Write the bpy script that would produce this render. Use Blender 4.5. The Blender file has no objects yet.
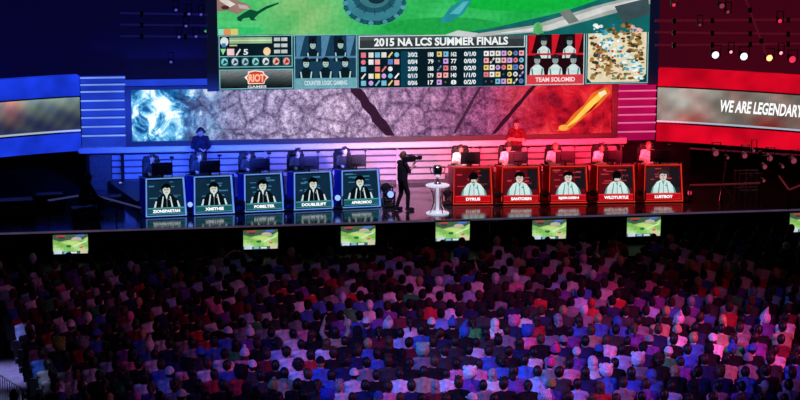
import bpy, math, random
import numpy as np
from mathutils import Vector, Matrix, Euler
random.seed(7); np.random.seed(7)
S = bpy.context.scene
COL = bpy.data.collections.new('arena'); S.collection.children.link(COL)
PI = math.pi
# ------------------------------------------------------------------ camera
FPX = 2000.0; CZ = 12.65
PITCH = math.atan(394/2000.0); YAW = math.radians(6.3)
C = Vector((0, 0, CZ))
Fw = Vector((math.sin(YAW)*math.cos(PITCH), math.cos(YAW)*math.cos(PITCH), -math.sin(PITCH)))
Rt = Vector((math.cos(YAW), -math.sin(YAW), 0)); Up = Rt.cross(Fw)
cam_d = bpy.data.cameras.new('camera'); cam = bpy.data.objects.new('camera', cam_d); COL.objects.link(cam)
cam_d.sensor_width = 36; cam_d.lens = FPX/800*36; cam_d.clip_end = 500
cam.matrix_world = Matrix.Translation(C) @ Matrix((Rt, Up, -Fw)).transposed().to_4x4()
S.camera = cam
def ray(x, y): return Fw + Rt*((x-400)/FPX) + Up*((200-y)/FPX)
def on_z(x, y, z):
    d = ray(x, y); return C + d*((z-CZ)/d.z)
def on_y(x, y, Y):
    d = ray(x, y); return C + d*(Y/d.y)
def at(x, y, depth): return C + ray(x, y)*depth
def proj(p):
    v = Vector(p)-C; k = v.dot(Fw)
    return 400+FPX*v.dot(Rt)/k, 200-FPX*v.dot(Up)/k
# ------------------------------------------------------------------ colours / materials
def lin(v):
    v /= 255.0
    return v/12.92 if v <= .04045 else ((v+.055)/1.055)**2.4
def c8(r, g, b, k=1.0): return (lin(r)*k, lin(g)*k, lin(b)*k)
M = {}
def nodes(name):
    m = bpy.data.materials.new(name); m.use_nodes = True
    nt = m.node_tree; nt.nodes.clear()
    out = nt.nodes.new('ShaderNodeOutputMaterial')
    M[name] = m
    return m, nt, out
def mat(name, col, rough=.5, metal=0., emis=None, strength=0., scale=12., var=.25, spec=.5):
    m, nt, out = nodes(name)
    b = nt.nodes.new('ShaderNodeBsdfPrincipled'); nt.links.new(b.outputs[0], out.inputs[0])
    tc = nt.nodes.new('ShaderNodeTexCoord'); n = nt.nodes.new('ShaderNodeTexNoise'); n.inputs['Scale'].default_value = scale
    n.inputs['Detail'].default_value = 3
    nt.links.new(tc.outputs['Object'], n.inputs['Vector'])
    r = nt.nodes.new('ShaderNodeValToRGB')
    r.color_ramp.elements[0].position = .3; r.color_ramp.elements[1].position = .7
    r.color_ramp.elements[0].color = (*[c*(1-var) for c in col], 1); r.color_ramp.elements[1].color = (*[min(1, c*(1+var)) for c in col], 1)
    nt.links.new(n.outputs['Fac'], r.inputs[0]); nt.links.new(r.outputs[0], b.inputs['Base Color'])
    b.inputs['Roughness'].default_value = rough; b.inputs['Metallic'].default_value = metal
    b.inputs['Specular IOR Level'].default_value = spec
    if emis:
        b.inputs['Emission Color'].default_value = (*emis, 1); b.inputs['Emission Strength'].default_value = strength
    return m
def mat_obj(name, rough, scale, var, spec=.3):      # colour carried by the object's own colour, woven with noise
    m, nt, out = nodes(name)
    b = nt.nodes.new('ShaderNodeBsdfPrincipled'); nt.links.new(b.outputs[0], out.inputs[0])
    oi = nt.nodes.new('ShaderNodeObjectInfo'); tc = nt.nodes.new('ShaderNodeTexCoord'); n = nt.nodes.new('ShaderNodeTexNoise')
    n.inputs['Scale'].default_value = scale; n.inputs['Detail'].default_value = 2
    nt.links.new(tc.outputs['Object'], n.inputs['Vector'])
    mr = nt.nodes.new('ShaderNodeMapRange'); mr.inputs['From Min'].default_value = .3; mr.inputs['From Max'].default_value = .7
    mr.inputs['To Min'].default_value = 1-var; mr.inputs['To Max'].default_value = 1+var
    nt.links.new(n.outputs['Fac'], mr.inputs[0])
    mx = nt.nodes.new('ShaderNodeVectorMath'); mx.operation = 'SCALE'
    nt.links.new(oi.outputs['Color'], mx.inputs[0]); nt.links.new(mr.outputs[0], mx.inputs['Scale'])
    nt.links.new(mx.outputs[0], b.inputs['Base Color'])
    b.inputs['Roughness'].default_value = rough; b.inputs['Specular IOR Level'].default_value = spec
    return m
def mat_attr(name, emission, scale=4., var=.3, rough=.8):
    m, nt, out = nodes(name)
    a = nt.nodes.new('ShaderNodeAttribute'); a.attribute_name = 'Col'
    tc = nt.nodes.new('ShaderNodeTexCoord'); n = nt.nodes.new('ShaderNodeTexNoise')
    n.inputs['Scale'].default_value = scale; n.inputs['Detail'].default_value = 4
    nt.links.new(tc.outputs['Object'], n.inputs['Vector'])
    mr = nt.nodes.new('ShaderNodeMapRange'); mr.inputs['From Min'].default_value = .3; mr.inputs['From Max'].default_value = .7
    mr.inputs['To Min'].default_value = 1-var; mr.inputs['To Max'].default_value = 1+var
    nt.links.new(n.outputs['Fac'], mr.inputs[0])
    mx = nt.nodes.new('ShaderNodeVectorMath'); mx.operation = 'SCALE'
    nt.links.new(a.outputs['Color'], mx.inputs[0]); nt.links.new(mr.outputs[0], mx.inputs['Scale'])
    if emission:
        e = nt.nodes.new('ShaderNodeEmission'); nt.links.new(mx.outputs[0], e.inputs[0]); nt.links.new(e.outputs[0], out.inputs[0])
    else:
        b = nt.nodes.new('ShaderNodeBsdfPrincipled'); nt.links.new(mx.outputs[0], b.inputs['Base Color']); b.inputs['Roughness'].default_value = rough
        b.inputs['Specular IOR Level'].default_value = .25
        nt.links.new(b.outputs[0], out.inputs[0])
    return m
def mat_emit(name, col, k=1.0, scale=2., var=.2):
    m, nt, out = nodes(name)
    tc = nt.nodes.new('ShaderNodeTexCoord'); n = nt.nodes.new('ShaderNodeTexNoise')
    n.inputs['Scale'].default_value = scale
    nt.links.new(tc.outputs['Object'], n.inputs['Vector'])
    r = nt.nodes.new('ShaderNodeValToRGB'); r.color_ramp.elements[0].position = .3; r.color_ramp.elements[1].position = .7
    r.color_ramp.elements[0].color = (*[x*(1-var) for x in col], 1); r.color_ramp.elements[1].color = (*[x*(1+var) for x in col], 1)
    nt.links.new(n.outputs['Fac'], r.inputs[0])
    e = nt.nodes.new('ShaderNodeEmission'); e.inputs[1].default_value = k
    nt.links.new(r.outputs[0], e.inputs[0]); nt.links.new(e.outputs[0], out.inputs[0])
    return m
mat('black', (.006, .006, .009), .45); mat('black_metal', (.012, .012, .016), .35, .6); mat('steel', (.35, .36, .4), .3, .9)
mat('dark_cloth', (.008, .008, .012), .95, scale=3, var=.5, spec=.1)
mat('floor_dark', (.012, .011, .016), .7, scale=1.2, var=.4)
mat('stage_gloss', (.03, .03, .042), .13, spec=.8, scale=.8)
mat('slat_paint', (.42, .42, .46), .4, scale=6, var=.08); mat('ledge_paint', (.6, .6, .64), .4, scale=6, var=.06); mat('slat_dark', (.08, .08, .1), .5)
mat('desk_blue', c8(40, 70, 210), .35); mat('desk_red', c8(150, 12, 20), .35)
mat('desk_top', (.03, .03, .04), .3)
mat('white_plastic', (.7, .7, .72), .35, var=.08); mat('glass_white', (.8, .85, .9), .15, emis=(.7, .8, 1), strength=.55, var=.05)
mat('silver', (.75, .76, .8), .18, 1.0, var=.06); mat('carpet', (.30, .30, .36), .95, scale=5)
mat('truss_metal', (.30, .30, .34), .4, .7)
mat('eye_white', (.6, .6, .6), .3); mat('eye_dark', (.01, .008, .008), .2); mat('lip', (.30, .10, .09), .5)
mat_obj('skin', .55, 9, .12); mat_obj('cloth', .85, 7, .35, .15); mat_obj('hair', .5, 22, .4, .4); mat_obj('knit', .95, 45, .45, .1)
mat_attr('picture', True, 1.6, .22); mat_attr('picture_fine', True, 7, .14); mat_attr('lettering', True, 3, .04)
mat_attr('crowd_cloth', False, 5, .3)
mat_emit('lens_white', c8(225, 235, 255), 2.2); mat_emit('lens_blue', c8(120, 150, 255), 2.2); mat_emit('lens_pink', c8(255, 150, 165), 1.8); mat_emit('lens_dim', c8(150, 60, 80), .8)
mat_emit('edge_strip', c8(120, 100, 140), .3); mat_emit('frame_blue', c8(110, 165, 255), .9); mat_emit('frame_red', c8(255, 60, 40), .8)
# ------------------------------------------------------------------ object helpers
ORG = {}
def setp(o, label=None, cat=None, group=None, kind=None):
    if label: o['label'] = label
    if cat: o['category'] = cat
    if group: o['group'] = group
    if kind: o['kind'] = kind
    return o
def empty(name, loc, rz=0, **k):
    o = bpy.data.objects.new(name, None); COL.objects.link(o); o.location = loc; o.rotation_euler = (0, 0, rz)
    o.empty_display_size = .1
    ORG[o.name] = Vector(loc)
    return setp(o, **k)
def link(name, me, parent=None, loc=(0, 0, 0), rz=0, color=None, **k):
    o = bpy.data.objects.new(name, me); COL.objects.link(o); o.location = loc; o.rotation_euler = (0, 0, rz)
    if parent: o.parent = parent
    if color: o.color = (*color, 1)
    return setp(o, **k)
def mk(name, V, Fc, mats, mi=None, smooth=False, cols=None):
    me = bpy.data.meshes.new(name); me.from_pydata([tuple(v) for v in V], [], [list(f) for f in Fc])
    for m in mats: me.materials.append(M[m] if isinstance(m, str) else m)
    if mi is not None: me.polygons.foreach_set('material_index', np.array(mi, dtype=np.int32))
    if smooth: me.polygons.foreach_set('use_smooth', np.ones(len(me.polygons), dtype=bool))
    if cols is not None:
        a = me.color_attributes.new('Col', 'FLOAT_COLOR', 'CORNER')
        arr = np.ones((len(me.loops), 4), dtype=np.float32)
        cnt = np.array([len(f) for f in Fc])
        arr[:, :3] = np.repeat(np.array(cols, dtype=np.float32), cnt, axis=0)
        a.data.foreach_set('color', arr.ravel())
    me.update()
    return me
class MB:
    def __init__(s): s.V = []; s.F = []; s.I = []
    def add(s, V, Fc, m=0):
        n = len(s.V); s.V += [Vector(v) for v in V]; s.F += [[i+n for i in f] for f in Fc]; s.I += [m]*len(Fc); return s
    def box(s, lo, hi, m=0, mx=None, bev=0.0):
        x0, y0, z0 = lo; x1, y1, z1 = hi
        if bev > 0:
            P = []
            for (z, i) in ((z0, bev), (z0+bev, 0), (z1-bev, 0), (z1, bev)):
                b = bev
                P += [(x0+i+b, y0+i, z), (x1-i-b, y0+i, z), (x1-i, y0+i+b, z), (x1-i, y1-i-b, z), (x1-i-b, y1-i, z), (x0+i+b, y1-i, z), (x0+i, y1-i-b, z), (x0+i, y0+i+b, z)]
            Fc = [[7-k for k in range(8)], [24+k for k in range(8)]]
            for r in range(3):
                for k in range(8): Fc.append([r*8+k, r*8+(k+1) % 8, (r+1)*8+(k+1) % 8, (r+1)*8+k])
        else:
            P = [(x0, y0, z0), (x1, y0, z0), (x1, y1, z0), (x0, y1, z0), (x0, y0, z1), (x1, y0, z1), (x1, y1, z1), (x0, y1, z1)]
            Fc = [[3, 2, 1, 0], [4, 5, 6, 7], [0, 1, 5, 4], [1, 2, 6, 5], [2, 3, 7, 6], [3, 0, 4, 7]]
        P = [Vector(p) for p in P]
        if mx is not None: P = [mx @ p for p in P]
        return s.add(P, Fc, m)
    def cap(s, a, b, ra, rb, n=10, m=0, k=3, flat=False):      # tapered capsule (or plain rod)
        a = Vector(a); b = Vector(b); d = b-a; L = d.length
        d = d/L if L > 1e-6 else Vector((0, 0, 1))
        u = d.orthogonal().normalized(); w = d.cross(u)
        rings = []
        if flat: rings = [(a, ra), (b, rb)]
        else:
            for i in range(1, k+1): t = i/k*PI/2; rings.append((a-d*ra*math.cos(t), ra*math.sin(t)))
            for i in range(k, 0, -1): t = i/k*PI/2; rings.append((b+d*rb*math.cos(t), rb*math.sin(t)))
        V = []
        for (p, r) in rings:
            for j in range(n): t = 2*PI*j/n; V.append(p+(u*math.cos(t)+w*math.sin(t))*r)
        Fc = []
        R = len(rings)
        for i in range(R-1):
            for j in range(n): Fc.append([i*n+j, i*n+(j+1) % n, (i+1)*n+(j+1) % n, (i+1)*n+j])
        if flat:
            Fc.append(list(range(n))[::-1]); Fc.append([(R-1)*n+j for j in range(n)])
        else:
            V.append(a-d*ra); V.append(b+d*rb); q = R*n
            for j in range(n): Fc.append([q, (j+1) % n, j]); Fc.append([q+1, (R-1)*n+j, (R-1)*n+(j+1) % n])
        return s.add(V, Fc, m)
    def rod(s, a, b, r, n=8, m=0): return s.cap(a, b, r, r, n, m, flat=True)
    def ell(s, c, r, mx=None, n=14, k=9, m=0):
        V = [Vector((0, 0, -1))]
        for i in range(1, k):
            t = PI*i/k
            for j in range(n): q = 2*PI*j/n; V.append(Vector((math.sin(t)*math.cos(q), math.sin(t)*math.sin(q), -math.cos(t))))
        V.append(Vector((0, 0, 1)))
        Fc = [[0, 1+(j+1) % n, 1+j] for j in range(n)]
        for i in range(k-2):
            for j in range(n): Fc.append([1+i*n+j, 1+i*n+(j+1) % n, 1+(i+1)*n+(j+1) % n, 1+(i+1)*n+j])
        e = len(V)-1
        Fc += [[e, 1+(k-2)*n+j, 1+(k-2)*n+(j+1) % n] for j in range(n)]
        V = [Vector((v.x*r[0], v.y*r[1], v.z*r[2])) for v in V]
        if mx is not None: V = [mx.to_3x3() @ v for v in V]
        return s.add([v+Vector(c) for v in V], Fc, m)
    def lathe(s, prof, c=(0, 0, 0), n=24, m=0):
        c = Vector(c); V = []; Fc = []
        for (r, z) in prof:
            for j in range(n): t = 2*PI*j/n; V.append(c+Vector((r*math.cos(t), r*math.sin(t), z)))
        for i in range(len(prof)-1):
            for j in range(n): Fc.append([i*n+j, i*n+(j+1) % n, (i+1)*n+(j+1) % n, (i+1)*n+j])
        Fc.append(list(range(n))[::-1]); Fc.append([(len(prof)-1)*n+j for j in range(n)])
        return s.add(V, Fc, m)
    def prism(s, pts, z0, z1, m=0):                      # pts: plan outline
        n = len(pts); V = [(p[0], p[1], z0) for p in pts]+[(p[0], p[1], z1) for p in pts]
        Fc = [list(range(n))[::-1], [n+i for i in range(n)]]+[[i, (i+1) % n, n+(i+1) % n, n+i] for i in range(n)]
        return s.add(V, Fc, m)
    def strip(s, path, z0, z1, th, nrm, m=0):            # thick upright ribbon along plan path
        n = len(path); V = []
        for p, q in zip(path, nrm):
            V += [(p[0], p[1], z0), (p[0], p[1], z1), (p[0]-q[0]*th, p[1]-q[1]*th, z1), (p[0]-q[0]*th, p[1]-q[1]*th, z0)]
        Fc = [[3, 2, 1, 0], [4*(n-1)+k for k in range(4)]]
        for i in range(n-1):
            for k in range(4): Fc.append([4*i+k, 4*i+(k+1) % 4, 4*i+4+(k+1) % 4, 4*i+4+k])
        return s.add(V, Fc, m)
    def build(s, name, mats, parent=None, smooth=False, world=False, **k):
        off = ORG.get(parent.name, Vector((0, 0, 0))) if (parent and world) else Vector((0, 0, 0))
        if isinstance(mats, str): mats = [mats]
        return link(name, mk(name, [v-off for v in s.V], s.F, mats, s.I, smooth), parent, **k)
# ---- flat pictures shown on screens: coloured shapes, one emission colour per face
class Pic:
    def __init__(s, step=.004): s.P = []; s.F = []; s.Cc = []; s.k = 0; s.step = step
    def poly(s, pts, col, lay=True):
        n = len(s.P); s.P += [(p[0], p[1], s.k) for p in pts]; s.F.append(list(range(n, n+len(pts)))); s.Cc.append(col)
        if lay: s.k += s.step
        return s
    def rect(s, x0, y0, x1, y1, col, lay=True): return s.poly([(x0, y0), (x1, y0), (x1, y1), (x0, y1)], col, lay)
    def ell(s, x, y, rx, ry, col, n=18, a0=0, lay=True):
        return s.poly([(x+rx*math.cos(2*PI*i/n+a0), y+ry*math.sin(2*PI*i/n+a0)) for i in range(n)], col, lay)
    def line(s, p, q, w, col, lay=True):
        dx, dy = q[0]-p[0], q[1]-p[1]; L = math.hypot(dx, dy) or 1; nx, ny = -dy/L*w/2, dx/L*w/2
        return s.poly([(p[0]+nx, p[1]+ny), (q[0]+nx, q[1]+ny), (q[0]-nx, q[1]-ny), (p[0]-nx, p[1]-ny)], col, lay)
    def frame(s, x0, y0, x1, y1, w, col):
        s.rect(x0, y0, x1, y0+w, col, False); s.rect(x0, y1-w, x1, y1, col, False); s.rect(x0, y0, x0+w, y1, col, False); return s.rect(x1-w, y0, x1, y1, col)
    def text(s, body, x0, y0, x1, y1, col, bold=.02, flip=False, shear=0):
        V, Fc = text_shape(body, bold)
        xs = [v[0] for v in V]; ys = [v[1] for v in V]; a, b, cc, d = min(xs), max(xs), min(ys), max(ys)
        n = len(s.P)
        for v in V:
            u = (v[0]-a)/(b-a); w = (v[1]-cc)/(d-cc)
            if flip: w = 1-w
            s.P.append((x0+u*(x1-x0)+shear*w, y0+w*(y1-y0), s.k))
        s.F += [[i+n for i in f] for f in Fc]; s.Cc += [col]*len(Fc); s.k += s.step
        return s
    def build(s, name, fn, parent=None, material='picture', **k):
        off = ORG.get(parent.name, Vector((0, 0, 0))) if parent and k.pop('world', False) else Vector((0, 0, 0))
        V = [Vector(fn(*p))-off for p in s.P]
        return link(name, mk(name, V, s.F, [material], None, False, s.Cc), parent, **k)
TXT = {}
def text_shape(body, bold):
    key = (body, bold)
    if key in TXT: return TXT[key]
    cu = bpy.data.curves.new('t', 'FONT'); cu.body = body; cu.offset = bold; cu.resolution_u = 3; cu.fill_mode = 'FRONT'
    o = bpy.data.objects.new('t', cu); S.collection.objects.link(o)
    dg = bpy.context.evaluated_depsgraph_get(); ev = o.evaluated_get(dg); me = ev.to_mesh()
    TXT[key] = ([tuple(v.co) for v in me.vertices], [list(p.vertices) for p in me.polygons])
    ev.to_mesh_clear(); bpy.data.objects.remove(o); bpy.data.curves.remove(cu)
    return TXT[key]
def copy_tree(o, parent=None):
    c = o.copy(); COL.objects.link(c)
    if parent: c.parent = parent
    for ch in list(o.children): copy_tree(ch, c)
    return c
#PART2
# ================================================================== SETTING
SZ = .9                                # stage height
WY = 62.0                              # back wall of the stage
XL, XR = -9.0, 24.0
eL, eR = on_z(50, 231.5, SZ), on_z(700, 212, SZ)         # front edge of the stage
def edge_y(X): return eL.y+(eR.y-eL.y)*(X-eL.x)/(eR.x-eL.x)
MB().box((XL, 24, -.2), (XR, 70, 0)).build('floor', 'floor_dark', kind='structure')
MB().prism([(XL, edge_y(XL)), (XR, edge_y(XR)), (XR, 66), (XL, 66)], SZ-.06, SZ).build('floor_stage', 'stage_gloss', kind='structure')
# draped skirt under the stage edge
n = 420; P = []; Nn = []
for i in range(n+1):
    X = XL+(XR-XL)*i/n; f = .035*math.sin(i*1.9)+.02*math.sin(i*.7)
    P.append((X, edge_y(X)+.10+f)); Nn.append((0, -1))
MB().strip(P, 0, SZ-.06, .02, Nn).build('wall_stage_skirt', 'dark_cloth', smooth=True, kind='structure')
m = MB(); V = []
for X in (XL, XR):
    y = edge_y(X); V += [(X, y-.03, SZ-.045), (X, y-.03, SZ+.005), (X, y, SZ+.005), (X, y, SZ-.045)]
m.add(V, [[3, 2, 1, 0], [4, 5, 6, 7], [0, 1, 5, 4], [1, 2, 6, 5], [2, 3, 7, 6], [3, 0, 4, 7]]).build('trim_stage_edge', 'edge_strip', kind='structure')
# dark walls around everything
MB().box((XL-6, 69.6, 0), (XR+6, 70, 16)).build('wall_back', 'dark_cloth', kind='structure')
MB().box((XL-.3, 24, 0), (XL, 70, 16)).build('wall_left', 'dark_cloth', kind='structure')
MB().box((XR, 24, 0), (XR+.3, 70, 16)).build('wall_right', 'dark_cloth', kind='structure')
# ---- slatted backdrop under the wide screen
def wx(px, py, Y): q = on_y(px, py, Y); return q.x, q.z
bx0 = wx(112, 170, WY)[0]; bx1 = wx(621, 160, WY)[0]
zt = wx(400, 143, WY)[1]
MB().box((bx0, WY, SZ), (bx1, WY+.15, zt+.3)).build('wall_stage', 'slat_dark', kind='structure')
m = MB(); z = SZ+.12
while z < zt-.12:
    m.box((bx0, WY-.07, z), (bx1, WY, z+.15), bev=.012); z += .205
m.build('trim_1', 'slat_paint', kind='structure')
m = MB(); m.box((bx0-1.0, WY-.62, zt-.06), (bx1+.05, WY, zt+.13), bev=.03)
m.build('trim_2', 'ledge_paint', kind='structure')
m = MB()
for px in (190, 265, 341, 397, 473, 548): X = wx(px, 160, WY)[0]; m.box((X-.035, WY-.12, SZ), (X+.035, WY-.07, zt-.02))
m.build('trim_3', 'slat_paint', kind='structure')
# blue side wall left of the slats, dark return on the other end
MB().box((wx(88, 170, WY)[0], WY-.05, SZ), (bx0-.02, WY+.1, zt)).build('wall_stage_left', 'slat_dark', kind='structure')
MB().box((bx1+.02, WY-.05, SZ), (wx(690, 170, WY)[0], WY+.1, zt)).build('wall_stage_right', 'dark_cloth', kind='structure')
# ---- slatted light panels either side of the wide screen
def slat_panel(x0, x1, yt, yb, lines, colk, label):
    Y = WY-.45; X0 = wx(x0, yt, Y)[0]; X1 = wx(x1, yt, Y)[0]; zt_ = wx((x0+x1)/2, yt, Y)[1]; zb_ = wx((x0+x1)/2, yb, Y)[1]
    t = empty('slat_panel', ((X0+X1)/2, Y, zb_), label=label, cat='light panel')
    MB().box((X0, Y+.12, zb_), (X1, Y+.3, zt_)).build('back_panel', colk+'_deep', t, world=True)
    for xx in (X0+.15, X1-.15): MB().box((xx-.05, Y+.16, SZ), (xx+.05, Y+.26, zb_+.02)).build('post', 'black_metal', t, world=True)
    zs = [wx((x0+x1)/2, y, Y)[1] for y in lines]
    zz = [zt_]+zs+[zb_]
    for a, b in zip(zz[:-1], zz[1:]):
        m = MB(); V = [(X0, Y+.02, a), (X1, Y+.02, a), (X1, Y+.11, b+.02), (X0, Y+.11, b+.02), (X0, Y+.13, a), (X1, Y+.13, a), (X1, Y+.14, b+.02), (X0, Y+.14, b+.02)]
        m.add(V, [[3, 2, 1, 0], [4, 5, 6, 7], [0, 1, 5, 4], [1, 2, 6, 5], [2, 3, 7, 6], [3, 0, 4, 7]])
        s = m.build('slat', colk, t, world=True)
        MB().box((X0, Y-.01, a-.045), (X1, Y+.02, a)).build('light_strip', colk+'_line', s).location = -Vector(t.location)
mat_emit('blue', c8(34, 66, 215), .85, .7, .35); mat_emit('blue_deep', c8(18, 35, 160), 1.0, 1, .3); mat_emit('blue_line', c8(125, 160, 250), 1.0, 1, .2)
mat_emit('magenta', c8(195, 12, 85), .8, .7, .3); mat_emit('magenta_deep', c8(140, 8, 60), 1.0, 1, .3); mat_emit('magenta_line', c8(250, 110, 160), .95, 1, .2)
slat_panel(80, 125, 77, 154, [84, 91, 100, 109, 117, 126, 135], 'blue', 'blue glowing panel of horizontal slats beside the wide screen')
slat_panel(617, 657, 76, 141, [83, 90, 98, 106, 114, 122, 131], 'magenta', 'magenta glowing panel of horizontal slats beside the wide screen')
MB().box((wx(125, 84, WY-.3)[0], WY-.3, wx(170, 90, WY-.3)[1]), (wx(216, 84, WY-.3)[0], WY-.1, wx(170, 80, WY-.3)[1])).build('trim_4', 'blue', kind='structure')
# ---- the wide screen
def led_material():
    m, nt, out = nodes('rock_screen'); L = nt.links.new; N = nt.nodes.new
    tc = N('ShaderNodeTexCoord'); sep = N('ShaderNodeSeparateXYZ'); L(tc.outputs['Generated'], sep.inputs[0])
    def noise(sc, det, dist, rough=.6):
        n = N('ShaderNodeTexNoise'); n.inputs['Scale'].default_value = sc; n.inputs['Detail'].default_value = det; n.inputs['Distortion'].default_value = dist; n.inputs['Roughness'].default_value = rough
        L(tc.outputs['Object'], n.inputs['Vector']); return n.outputs['Fac']
    def ramp(inp, pts):
        r = N('ShaderNodeValToRGB'); e = r.color_ramp.elements
        while len(e) < len(pts): e.new(.5)
        for k, (p, c) in enumerate(pts): e[k].position = p; e[k].color = (*c, 1)
        L(inp, r.inputs[0]); return r.outputs[0]
    def mix(f, a, b, mode='MIX'):
        x = N('ShaderNodeMix'); x.data_type = 'RGBA'; x.blend_type = mode
        if isinstance(f, float): x.inputs[0].default_value = f
        else: L(f, x.inputs[0])
        L(a, x.inputs[6]); L(b, x.inputs[7]); return x.outputs[2]
    crk = N('ShaderNodeTexVoronoi'); crk.feature = 'DISTANCE_TO_EDGE'; crk.inputs['Scale'].default_value = 1.1; L(tc.outputs['Object'], crk.inputs['Vector'])
    rock = ramp(noise(4.5, 14, .15, .9), [(.33, c8(20, 18, 34)), (.44, c8(108, 98, 124)), (.51, c8(178, 164, 184)), (.60, c8(252, 245, 252))])
    u = sep.outputs['X']
    rock = mix(.8, rock, ramp(crk.outputs['Distance'], [(0, (.25, .2, .3)), (.06, (.8, .78, .85)), (.2, (1.1, 1.1, 1.1))]), 'MULTIPLY')
    tint = ramp(u, [(0, (.5, .9, 1.3)), (.2, (.55, .62, .85)), (.42, (.95, .8, .95)), (.58, (.75, .45, .65)), (.72, (.6, .16, .33)), (.85, (.8, .05, .12)), (1, (1, .06, .1))])
    rock = mix(1.0, rock, tint, 'MULTIPLY')
    bolt = ramp(noise(1.1, 8, 1.2, .65), [(.40, c8(8, 38, 85)), (.49, c8(25, 95, 160)), (.56, c8(110, 190, 230)), (.62, c8(240, 250, 255))])
    red = ramp(noise(1.0, 5, 1.0), [(.35, c8(120, 4, 18)), (.5, c8(200, 16, 34)), (.65, c8(235, 60, 60))])
    a = mix(ramp(u, [(.09, (1, 1, 1)), (.2, (0, 0, 0))]), rock, bolt)
    a = mix(ramp(u, [(.74, (0, 0, 0)), (.88, (.85, .85, .85))]), a, red)
    e = N('ShaderNodeEmission'); L(a, e.inputs[0]); e.inputs[1].default_value = 1.25; L(e.outputs[0], out.inputs[0])
led_material()
Y = WY-.55
lx0, lzt = wx(131, 90, Y); lx1, lzt2 = wx(612, 84, Y); lzb = wx(131, 141.5, Y)[1]
t = empty('wide_screen', ((lx0+lx1)/2, Y, lzb), label='long low screen showing cracked purple rock under the main screen', cat='screen')
m = MB(); b = .2
for lo, hi in (((lx0-b, Y-.06, lzb-.16), (lx1+b, Y+.15, lzb)), ((lx0-b, Y-.06, lzt), (lx1+b, Y+.15, lzt+.1)), ((lx0-b, Y-.06, lzb), (lx0, Y+.15, lzt)), ((lx1, Y-.06, lzb), (lx1+b, Y+.15, lzt))): m.box(lo, hi)
m.build('frame', 'black', t, world=True)
MB().box((lx0, Y, lzb), (lx1, Y+.1, lzt)).build('display', 'rock_screen', t, world=True)
kx = (lx1-lx0)/481.0
def strip_map(u, v, k): return (lx0+(u-131)*kx, Y-.004-k, lzt-(v-90)*kx)
for a0, b0, hw, cc in (((352, 90.5), (388, 140), 7, (58, 28, 54)), ((534, 90.5), (492, 140), 3, (70, 16, 40)), ((478, 92), (452, 139), 2, (75, 40, 62))):
    p = Pic(.002); n = 10
    for i in range(n):                                                # ragged crack
        f0, f1 = i/n, (i+1)/n; w0 = hw*(.75+.5*((i*37) % 10)/10); w1 = hw*(.75+.5*(((i+1)*37) % 10)/10); L_ = lambda f, w: (a0[0]+(b0[0]-a0[0])*f+w, a0[1]+(b0[1]-a0[1])*f)
        p.poly([L_(f0, -w0), L_(f0, w0*.7), L_(f1, w1*.7), L_(f1, -w1)], c8(*cc, .9), False)
    p.build('rock_streak', strip_map, t, 'picture_fine', world=True)
p = Pic(.002)
p.poly([(556, 138), (566, 130), (574, 120), (584, 112), (592, 100), (606, 94), (611, 100), (600, 112), (590, 120), (580, 128), (568, 138)], c8(235, 110, 30))
p.poly([(562, 137), (574, 126), (588, 110), (600, 99), (606, 101), (590, 116), (576, 129)], c8(255, 205, 90)); p.poly([(585, 122), (594, 112), (600, 108), (592, 118)], c8(170, 10, 20)); p.poly([(598, 100), (605, 97), (607, 101), (600, 105)], c8(255, 240, 190))
p.ell(563, 135, 5, 3, c8(255, 170, 70))
p.build('flame', strip_map, t, 'picture', world=True)
# ---- the main screen
Y = WY-.85
sx0, szb = wx(218.5, 90.5, Y); sx1 = wx(648, 84, Y)[0]; kx = (sx1-sx0)/430.0
def scr(u, v, k): return (sx0+(u-218)*kx, Y-.005-k, szb-(v-90.5)*kx)
TOPV = -75
t = empty('main_screen', ((sx0+sx1)/2, Y, szb), label='huge hanging screen showing a green game map and a scoreboard', cat='screen')
m = MB(); zt_ = scr(0, TOPV, 0)[2]
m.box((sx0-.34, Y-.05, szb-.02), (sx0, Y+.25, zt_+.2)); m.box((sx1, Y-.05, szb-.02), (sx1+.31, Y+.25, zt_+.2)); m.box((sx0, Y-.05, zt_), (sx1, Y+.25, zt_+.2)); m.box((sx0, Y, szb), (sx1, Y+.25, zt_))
mat('frame_navy_glow', c8(12, 18, 45), .5, emis=c8(14, 18, 46), strength=.7); m.build('frame', 'frame_navy_glow', t, world=True)  # light falling on the frame is put in as slight emission
# game picture
p = Pic(.0012); G = c8
gr = [(60, 175, 95), (52, 165, 80), (40, 150, 70), (30, 140, 70)]
sm = lambda x, y: .5+.17*(math.sin(x*1.7+y*.9)+math.sin(x*.6-y*2.1+1)+math.sin(x*3.3+y*2.7+2))
for i in range(54):
    for j in range(22):
        u0 = 218+i*430/54; v0 = TOPV+j*(38-TOPV)/22; r = sm(u0/30, v0/18); cx_ = (u0-218)/430; w_ = max(0, 1-abs(u0-300)/55)*(.4+.6*sm(u0/22, v0/14))
        base = [60+35*r-60*cx_, 180+30*r-25*cx_, 95-45*cx_+35*r]; base = [b*(1-w_)+c*w_ for b, c in zip(base, (165, 195, 125))]
        p.rect(u0, v0, u0+430/54, v0+(38-TOPV)/22, G(*[max(4, b) for b in base]), False)
p.k += .002
for u, v, rx, ry, cc in ((235, 32, 30, 4, (50, 190, 105)), (520, 4, 70, 12, (15, 175, 60)), (440, 30, 60, 9, (30, 160, 70)), (280, -30, 40, 20, (160, 180, 120)), (480, -40, 80, 24, (25, 150, 70))):
    p.ell(u, v, rx, ry, G(*cc, 1.02))
p.build('game_view', scr, t, 'picture_fine', world=True)
p = Pic(.0012); p.k = .02                                           # round stone platform
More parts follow.
